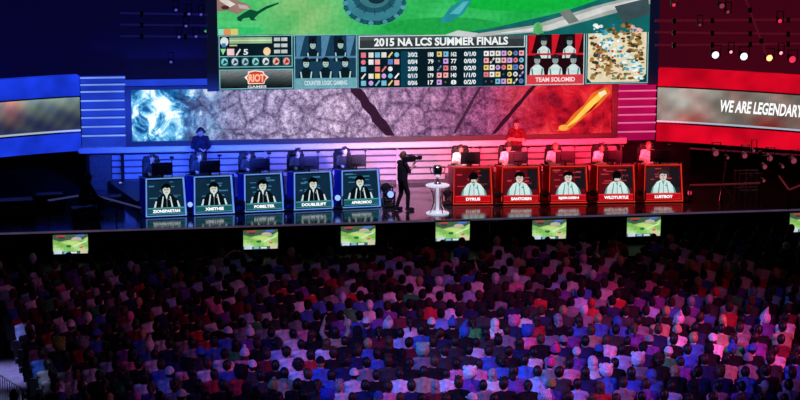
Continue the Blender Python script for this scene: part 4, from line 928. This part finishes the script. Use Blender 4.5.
# ---- standing figures on the stage
ARMSX = dict(el=(.27, .06, 1.15), wr=(-.04, .22, 1.20), hd=(-1, .1, .1), wr2=(.06, .20, 1.16), hd2=(1, .1, .1))
kit = make_kit('c', pose(STAND, **ARMSX, tilt=-4), .014)
def stand_on(x, ytop, Y, z, H): q = on_y(x, 160, Y); return Vector((q.x, Y, z))
pR = on_z(515, 205, SZ); dress(kit, 'person', Vector((on_y(516, 160, WY-.62).x, WY-.62, SZ+.30)), PI-.15, SK[0], (.10, .01, .015), (.02, .02, .025), (.05, .02, .015), 'short', 'shirt', label='coach in dark red shirt standing with folded arms behind the second red desk', cat='person')
kit = make_kit('c', pose(STAND, el=(.26, .02, 1.16), wr=(.08, .24, 1.13), hd=(-.6, .8, 0), wr2=(-.12, .26, 1.10), tilt=-22), .014)
dress(kit, 'person', Vector((on_y(201, 160, WY-.95).x, WY-.95, SZ+.30)), PI+.1, SK[1], (.012, .014, .03), (.01, .01, .015), (.01, .01, .01), 'short', 'sweater', headset=True, label='standing figure in dark clothes and headset behind the second blue desk', cat='person')
kit = make_kit('c', pose(STAND, el=(.24, .10, 1.20), wr=(.13, .30, 1.36), hd=(-.1, .7, .7), el2=(-.23, .16, 1.22), wr2=(-.06, .36, 1.26), hd2=(.3, .9, .2), tilt=-6, an=(.13, .10, .09), to=(.16, .27, .05), kn=(.12, .12, .5), an2=(-.11, -.14, .09), to2=(-.12, .03, .05), kn2=(-.11, .02, .5)), .014)
b = on_z(402.5, 210.5, SZ); rzc = -1.15
dress(kit, 'person', b, rzc, SK[0], (.02, .02, .028), (.015, .015, .02), (.12, .07, .04), 'short', 'shirt', headset=True, label='cameraman in black standing mid stage with a video camera on his shoulder', cat='person')
t = empty('video_camera', b+Matrix.Rotation(rzc, 4, 'Z') @ Vector((.16, .14, 1.475)), rzc, label='black video camera held on the standing cameraman\'s shoulder', cat='camera')
MB().box((-.06, -.22, 0), (.06, .2, .17), bev=.02).build('body', 'black', t)
m = MB(); q = Matrix.Translation((0, .2, .09)) @ Matrix.Rotation(-PI/2, 4, 'X'); m.lathe([(.05, 0), (.05, .1), (.065, .12), (.065, .2), (.05, .2)], n=16); m.V = [q @ v for v in m.V]; m.build('lens', 'black_metal', t)
MB().box((-.10, .02, .12), (-.06, .14, .2), bev=.01).build('viewfinder', 'black_metal', t); MB().box((-.02, -.12, .2), (.02, .12, .225), bev=.008).build('handle', 'black_metal', t)
# seated stage hand in the dark
b = on_z(84, 219, SZ); t = empty('equipment_case', b, .2, label='low black equipment case under the seated stage hand', cat='case')
MB().box((-.35, -.25, .03), (.35, .25, .355), bev=.02).build('body', 'black', t); MB().box((-.1, -.275, .2), (.1, -.252, .24), bev=.006).build('handle', 'steel', t)
kit = make_kit('c', pose(SEATED, lean=(14, 0), el=(.24, .26, .72), wr=(.14, .46, .60), tilt=-12), .016)
dress(kit, 'person', b+Vector((0, -.02, 0)), -1.0, SK[2], (.02, .012, .014), (.012, .012, .016), (.01, .01, .01), 'short', 'sweater', label='stage hand in dark clothes sitting on a low case on the dark stage wing', cat='person')
# ================================================================== AUDIENCE
POSES = [('hands in lap', {}), ('leaning forward', dict(lean=(18, 0), el=(.185, .20, .72), wr=(.08, .40, .64), tilt=14)), ('arms folded', dict(el=(.182, .10, .80), wr=(-.06, .20, .84), hd=(-1, .1, .1), wr2=(.05, .21, .79), hd2=(1, .1, .1), tilt=8)),
         ('head turned aside', dict(turn=38, tilt=0)), ('head turned the other way', dict(turn=-40, tilt=0, lean=(0, -3))), ('one hand on chin', dict(el=(.175, .24, .78), wr=(.05, .18, 1.05), hd=(-.1, -.2, 1), tilt=4, lean=(8, 0))),
         ('both arms raised', dict(el=(.30, .12, 1.20), wr=(.24, .16, 1.44), hd=(-.1, .1, 1), tilt=12)), ('clapping', dict(el=(.182, .14, .84), wr=(.035, .28, 1.0), hd=(-.25, .4, .9), tilt=8)), ('hand on head', dict(el=(.30, -.02, 1.20), wr=(.12, -.02, 1.34), hd=(-.9, 0, .3), tilt=2)), ('leaning sideways', dict(lean=(4, 5), roll=9))]
KIT = [make_kit('a', pose(SEATED, **k), .019) for _, k in POSES]
SHC = [('black', (.010, .010, .013), 22), ('charcoal', (.04, .04, .045), 9), ('navy', (.015, .022, .09), 9), ('grey', (.22, .22, .24), 9), ('white', (.72, .72, .74), 15), ('blue', (.05, .13, .50), 10), ('pale blue', (.35, .5, .75), 6), ('red', (.45, .03, .04), 6), ('maroon', (.14, .015, .03), 5), ('pink', (.75, .25, .40), 4), ('green', (.04, .28, .09), 3), ('tan', (.40, .30, .2), 3), ('purple', (.18, .06, .34), 5)]
def pick(r, tab): 
    w = [x[-1] if isinstance(x[-1], (int, float)) else 1 for x in tab]; return r.choices(tab, w)[0]
R_ = Vector((math.cos(YAW), -math.sin(YAW), 0)); Fh = Vector((math.sin(YAW), math.cos(YAW), 0))
d0 = (on_z(400, 397, 1.23)).xy.length
NROW, PITCH_R, SEAT = 20, .83, .475
def seat_pos(r, u):
    al = YAW*max(0, min(1, r/15.0)); dr = R_*math.cos(al)+Fh*math.sin(al)
    return Fh*(d0+r*PITCH_R)+dr*u, math.atan2(dr.y, dr.x)
rg = random.Random(21); near = []; far = []; NEAR = 8
for r in range(NROW):
    n_ = 31; idx = 0
    for k in range(-n_, n_+1):
        u = (k+.5*(r % 2))*SEAT+rg.uniform(-.012, .012)
        p, ang = seat_pos(r, u); p = p+Fh*rg.uniform(-.02, .02)
        x, y = proj((p.x, p.y, 1.23))
        if p.y > edge_y(p.x)-1.15 or y < (257-x*.034 if x < 380 else 244-(x-380)*.044): continue
        if r < NEAR:
            if x < 2 or x > 799: continue
        elif x < -60 or x > 860: continue
        if 286 < y < 390 and x < 8+(y-286)*.36: continue
        if r >= 16 and rg.random() < .3: continue
        if r < NEAR: idx += 1
        (near if r < NEAR else far).append(dict(r=r, i=idx, p=p, a=ang, x=x, y=y))
SPECIAL = [(66, 344, dict(hat='fluffy', hatcol=('lime', (.35, .5, .08)))), (146, 340, dict(hat='pointed', hatcol=('white', (.8, .8, .8)))), (718, 303, dict(hairkind='long', hair=('blond', (.6, .4, .18)), hat=None)), (775, 318, dict(hat='pointed', hatcol=('white', (.8, .8, .8)))), (470, 322, dict(shirt=('green', (.04, .4, .1)), hat=None)), (487, 322, dict(shirt=('white', (.8, .8, .8)), hat='hood', hatcol=('white', (.8, .8, .8)))), (553, 360, dict(hat='knit', hatcol=('pink', (.7, .06, .25)))), (561, 347, dict(hat='knit', hatcol=('pink', (.7, .06, .25)))), (470, 372, dict(hat='fluffy', hatcol=('white', (.8, .8, .8)))), (523, 368, dict(shirt=('blue', (.05, .15, .6)))), (425, 358, dict(hat='fluffy', hatcol=('mint', (.3, .6, .4)))), (540, 388, dict(hat='fluffy', hatcol=('pale blue', (.5, .7, .85)))), (560, 386, dict(hat='cap', hatcol=('olive', (.3, .3, .08)))), (775, 382, dict(hat='cap', hatcol=('grey', (.4, .42, .4)))), (250, 352, dict(hat='knit', hatcol=('white', (.75, .75, .8)))), (265, 392, dict(hat='knit', hatcol=('olive', (.3, .32, .12)))), (308, 390, dict(shirt=('green', (.03, .35, .12)), hat=None)), (672, 308, dict(hat='pointed', hatcol=('white', (.8, .8, .82)))), (632, 358, dict(hat='fluffy', hatcol=('white', (.8, .8, .8)))), (680, 325, dict(hat='knit', hatcol=('tan', (.5, .4, .25)))), (690, 345, dict(shirt=('blue', (.04, .12, .6)))), (637, 372, dict(shirt=('blue', (.04, .10, .6)))), (250, 397, dict(shirt=('blue', (.04, .06, .8)))), (335, 395, dict(hat='fluffy', hatcol=('royal blue', (.06, .08, .7)))), (72, 311, dict(hat='cap', hatcol=('white', (.7, .7, .7)))), (185, 365, dict(shirt=('pink', (.8, .3, .35))))]
for d in near+far:
    r = rg
    d['skin'] = r.choice(SK); sc = pick(r, SHC); d['shirt'] = (sc[0], sc[1]); d['hair'] = pick(r, [(a, b, w) for (a, b), w in zip(HC, (14, 14, 10, 8, 5, 2, 1))])[:2]
    d['hairkind'] = r.choices(['short', 'cropped', 'messy', 'long', 'bun', 'ponytail', 'bushy'], [34, 18, 14, 10, 3, 5, 4])[0]
    d['pose'] = r.choices(range(10), [20, 12, 10, 9, 9, 8, .12, 3, .25, 8])[0]
    d['hat'] = r.choices([None, 'cap', 'knit', 'pointed', 'fluffy', 'hood'], [80, 8, 4, .6, 2, 4] if d['r'] < NEAR else [94, 3, 3, 0, 0, 0])[0]
    hc_ = pick(r, [('white', (.75, .75, .75), 8), ('black', (.012, .012, .014), 3), ('red', (.5, .03, .04), 2), ('blue', (.05, .12, .5), 3), ('grey', (.3, .3, .32), 2), ('pink', (.7, .2, .4), 1)]); d['hatcol'] = hc_[:2]
    if d['hat'] == 'hood': d['hatcol'] = d['shirt']
    d['sleeves'] = r.choice(['shirt', 'shirt', 'sweater'])
    d['rz'] = d['a']+r.uniform(-.07, .07); d['s'] = r.uniform(.95, 1.02)
taken = set()
for x, y, kw in SPECIAL:
    c_ = min((d for d in near if id(d) not in taken), key=lambda d: (d['x']-x)**2+(d['y']-y)**2); taken.add(id(c_)); c_.update(kw)
    if c_['pose'] in (6, 8) and c_.get('hat'): c_['pose'] = 0
RW = ['bottom row', 'second row up', 'third row up', 'fourth row up', 'fifth row up', 'sixth row up', 'seventh row up', 'eighth row up', 'ninth row up']
ORD = ['zeroth', 'first', 'second', 'third', 'fourth', 'fifth', 'sixth', 'seventh', 'eighth', 'ninth', 'tenth', 'eleventh', 'twelfth', 'thirteenth', 'fourteenth', 'fifteenth', 'sixteenth', 'seventeenth', 'eighteenth', 'nineteenth', 'twentieth']+['twenty-'+w for w in ('first', 'second', 'third', 'fourth', 'fifth', 'sixth', 'seventh', 'eighth', 'ninth')]+['thirtieth']+['thirty-'+w for w in ('first', 'second', 'third', 'fourth', 'fifth', 'sixth', 'seventh', 'eighth', 'ninth')]+['fortieth', 'forty-first', 'forty-second', 'forty-third']
HN = dict(short='short', cropped='cropped', messy='messy', long='long', bun='tied-up', ponytail='ponytailed', bushy='bushy')
for d in near:
    if d['hat']: look = f"{d['hatcol'][0]} {HAT[d['hat']][1]}"
    else: look = f"{HN[d['hairkind']]} {d['hair'][0]} hair"
    pz = {6: ' arms raised,', 8: ' hand on head,'}.get(d['pose'], '')
    lab = f"fan, {look}, {d['shirt'][0]} {'top' if d['sleeves'] == 'sweater' else 'T-shirt'},{pz} {RW[d['r']]}, {ORD[d['i']]} from aisle side"
    if len(lab.split()) > 16: lab = lab.replace(' aisle side', ' aisle')
    dress(KIT[d['pose']], 'person', (d['p'].x, d['p'].y, 0), d['rz'], d['skin'], d['shirt'][1], rg.choice([(.015, .018, .04), (.02, .02, .022), (.03, .05, .12)]), d['hair'][1], None if d['hat'] == 'hood' else d['hairkind'] if not d['hat'] else ('cropped' if d['hairkind'] not in ('long', 'ponytail') else d['hairkind']), d['sleeves'], d['hat'], d['hatcol'][1] if d['hat'] else None, scale=d['s'], label=lab, cat='person', group='audience in the eight rows closest to the camera')
# ---- the far rows: one mass
low = []
for _, k in POSES:
    P = pose(SEATED, **k); V, N, Fc, tag, cen = human(P, .036, False, True)
    tag = np.where((tag == 'farm') | (tag == 'hand') | (tag == 'head') | (tag == 'neck'), 0, np.where((tag == 'torso') | (tag == 'uarm'), 1, 3))
    m = shell((.100, .12, .13), (0, -.012, .022), hk, 12, 9, .03); hm = P['rot'].to_matrix()
    hv = np.array([P['head']+hm @ v for v in m.V]); nv = len(V)
    low.append((np.vstack([V, hv]), [list(f) for f in Fc]+[[i+nv for i in f] for f in m.F], list(tag)+[2]*len(m.F)))
for x, y, kw in ((413, 290, dict(shirt=('g', (.03, .4, .12)))), (495, 270, dict(hair=('w', (.8, .8, .8)))), (514, 270, dict(hair=('w', (.8, .8, .8)))), (586, 260, dict(hair=('p', (.75, .3, .45)))), (580, 290, dict(shirt=('b', (.5, .65, .9)))), (345, 292, dict(hair=('w', (.5, .55, .8)))), (475, 282, dict(shirt=('w', (.8, .8, .8)))), (440, 305, dict(shirt=('b', (.15, .35, .8)))), (320, 262, dict(shirt=('w', (.6, .6, .7)))), (245, 262, dict(shirt=('w', (.7, .7, .75)))), (165, 300, dict(shirt=('w', (.6, .6, .6))))):
    min(far, key=lambda d: (d['x']-x)**2+(d['y']-y)**2).update(kw)
VV = []; FF = []; CC = []; nV = 0
for d in far:
    V, Fc, tg = low[d['pose']]; c_, s_ = math.cos(d['rz']), math.sin(d['rz']); k = d['s']
    W = np.empty_like(V); W[:, 0] = (V[:, 0]*c_-V[:, 1]*s_)*k+d['p'].x; W[:, 1] = (V[:, 0]*s_+V[:, 1]*c_)*k+d['p'].y; W[:, 2] = V[:, 2]*k
    pal_ = [d['skin'], d['shirt'][1], d['hatcol'][1] if d['hat'] else d['hair'][1], (.015, .015, .02)]
    VV.append(W); FF += [[i+nV for i in f] for f in Fc]; CC += [pal_[q] for q in tg]; nV += len(V)
me = mk('crowd', np.vstack(VV), FF, ['crowd_cloth'], None, True, CC)
link('seated_crowd', me, label='dense dim crowd seated in the rows between the stage skirt and the eighth row up', cat='crowd', kind='stuff')
# ---- rows of seats
m = MB()
for r in range(NROW):
    xs = [d for d in near+far if d['r'] == r]
    if not xs: continue
    us = [(d['p']-Fh*(d0+r*PITCH_R)) for d in xs]
    al = YAW*max(0, min(1, r/15.0)); dr = R_*math.cos(al)+Fh*math.sin(al); uu = [v.dot(dr) for v in us]
    o_ = Fh*(d0+r*PITCH_R); q = Matrix.Translation((o_.x, o_.y, 0)) @ Matrix.Rotation(math.atan2(dr.y, dr.x), 4, 'Z')
    a, b = min(uu)-.23, max(uu)+.23
    m.box((a, -.16, .315), (b, .28, .352), mx=q, bev=.012); m.box((a, -.235, .38), (b, -.20, .78), mx=q, bev=.012)
    k = a+.1
    while k < b: m.box((k, -.2, 0), (k+.04, .22, .315), mx=q); k += 1.6
m.build('seating', 'black', label='dark rows of seats under the audience', cat='seating', kind='stuff')
# ---- barrier at the lit aisle
a = on_z(-14, 366, 1.1); b = on_z(23, 389, 1.1); a.z = b.z = 0
t = empty('crowd_barrier', a, math.atan2(b.y-a.y, b.x-a.x), label='pale metal crowd barrier at the blue-lit aisle corner', cat='barrier'); L = (b-a).length
mat('pale_metal', (.55, .58, .65), .4, .3)
m = MB()
for p_, q_ in (((0, 0, .05), (0, 0, 1.1)), ((L, 0, .05), (L, 0, 1.1)), ((0, 0, 1.1), (L, 0, 1.1)), ((0, 0, .2), (L, 0, .2))): m.rod(p_, q_, .022)
m.build('frame', 'pale_metal', t); m = MB(); k = .12
while k < L: m.rod((k, 0, .2), (k, 0, 1.1), .010); k += .13
m.build('bar', 'pale_metal', t)
for k in (.1, L-.1): MB().box((k-.03, -.28, 0), (k+.03, .28, .04)).build('foot', 'pale_metal', t)
q = [on_z(-60, 322, .004), on_z(6, 322, .004), on_z(52, 412, .004), on_z(-60, 412, .004)]
MB().prism([(v.x, v.y) for v in q], .001, .006).build('floor_aisle', 'carpet', kind='structure')
# ================================================================== LIGHT
def spot(loc, aim, col, W, size, blend=.6, r=.15, name='spot'):
    l = bpy.data.lights.new(name, 'SPOT'); l.color = col; l.energy = W; l.spot_size = math.radians(size); l.spot_blend = blend; l.shadow_soft_size = r
    o = bpy.data.objects.new(name, l); COL.objects.link(o); o.location = loc; o.rotation_euler = (Vector(aim)-Vector(loc)).to_track_quat('-Z', 'Y').to_euler(); return o
BL = (.03, .09, 1.0); RD_ = (1.0, .02, .06); PK_ = (1.0, .35, .5); VI = (.35, .12, 1.0); MG = (1.0, .05, .35)
for px, col, W in ((135, BL, 1300), (190, BL, 1400), (245, (.05, .1, 1), 1400), (310, (.13, .14, 1), 1500), (365, (.75, .45, 1), 1000), (420, (1, .30, .42), 1500), (490, (1, .06, .12), 2100), (550, RD_, 2300), (605, RD_, 1900)):
    X = on_y(px, 165, WY).x; spot((X, 57.3, 3.2), (X, WY, 2.1), col, W, 74, .9)
for px, col, W in ((170, (.04, .14, 1), 1500), (230, (.04, .14, 1), 1500), (300, (.05, .15, 1), 1500), (395, (.8, .6, 1), 1200), (440, (1, .8, .9), 900), (480, (1, .12, .14), 1300), (570, RD_, 1500), (660, RD_, 1500)):
    X = on_y(px, 200, 58).x; spot((X, 53.5, 9.0), (X, 58.6, 1.8), col, W, 34, .9)
for px, col, W in ((190, (.7, .65, 1), 260), (320, (.7, .65, 1), 260), (500, (1, .8, .78), 300), (630, (1, .8, .78), 300), (410, (1, .85, .9), 200)):     # pale front fill, added to brighten the people on stage
    X = on_y(px, 165, 59.5).x; spot((X, 51, 11.5), (X, 59.4, 2.1), col, W, 20, .9)
# audience
A = lambda x, y: on_z(x, y, 1.2)
LB = Vector((-8, 31.5, 10)); RB = Vector((22, 32, 10)); TC = Vector((5, 27, 15))
for x, y, src, col, W, sz in ((400, 350, LB, (.05, .14, 1), 8000, 20), (560, 350, LB, (.05, .2, 1), 9000, 17), (700, 355, LB, (.1, .15, 1), 8000, 17), (470, 325, LB, (.2, .5, 1), 5000, 6), (520, 370, LB, (.25, .5, 1), 4000, 5), (690, 340, LB, (.3, .5, 1), 4000, 5), (370, 330, LB, (.2, .3, 1), 3000, 6), (250, 360, LB, (.1, .12, 1), 2000, 18),
                             (640, 330, RB, MG, 10000, 22), (740, 320, RB, (1, .06, .25), 8500, 18), (480, 380, RB, MG, 7000, 16), (300, 325, RB, (1, .12, .4), 4200, 18), (560, 285, RB, MG, 1600, 16), (380, 300, RB, (1, .15, .5), 2600, 8), (600, 265, RB, (1, .1, .35), 1400, 8), (700, 265, RB, (1, .1, .3), 900, 12), (560, 360, RB, (1, .1, .3), 4000, 5), (640, 375, RB, (1, .15, .4), 4000, 5), (140, 350, RB, (.8, .2, .5), 1100, 20),
                             (500, 350, TC, (.5, .25, 1), 3600, 34), (770, 370, LB, (.3, .12, 1), 7000, 16), (770, 350, RB, (1, .1, .35), 5000, 16), (610, 395, RB, (1, .15, .5), 5000, 14), (420, 395, LB, (.1, .2, 1), 4500, 14), (300, 390, RB, (.8, .2, .8), 3000, 14), (150, 300, TC, (.5, .25, 1), 600, 30), (400, 255, TC, (.5, .25, .8), 260, 40)):
    spot(src, A(x, y), col, W*.85, sz, .9, .3, 'audience_spot')
q_ = on_z(2, 376, 0); spot(q_+Vector((-3.5, -2, 8)), q_, (.42, .38, 1), 4200, 16, .9, .2, 'aisle_spot')
b2 = on_z(6, 384, .8); spot(b2+Vector((1.5, -4, 6)), b2, (.45, .55, 1), 1500, 18, .7, .2, 'aisle_spot')  # extra lamp, added only to brighten the barrier
w = bpy.data.worlds.new('night'); S.world = w; w.use_nodes = True
bg = w.node_tree.nodes['Background']; bg.inputs[0].default_value = (.25, .2, .5, 1); bg.inputs[1].default_value = .012
S.view_settings.view_transform = 'Standard'; S.view_settings.look = 'None'
S.cycles.use_denoising = True; S.cycles.max_bounces = 5; S.cycles.sample_clamp_indirect = 4
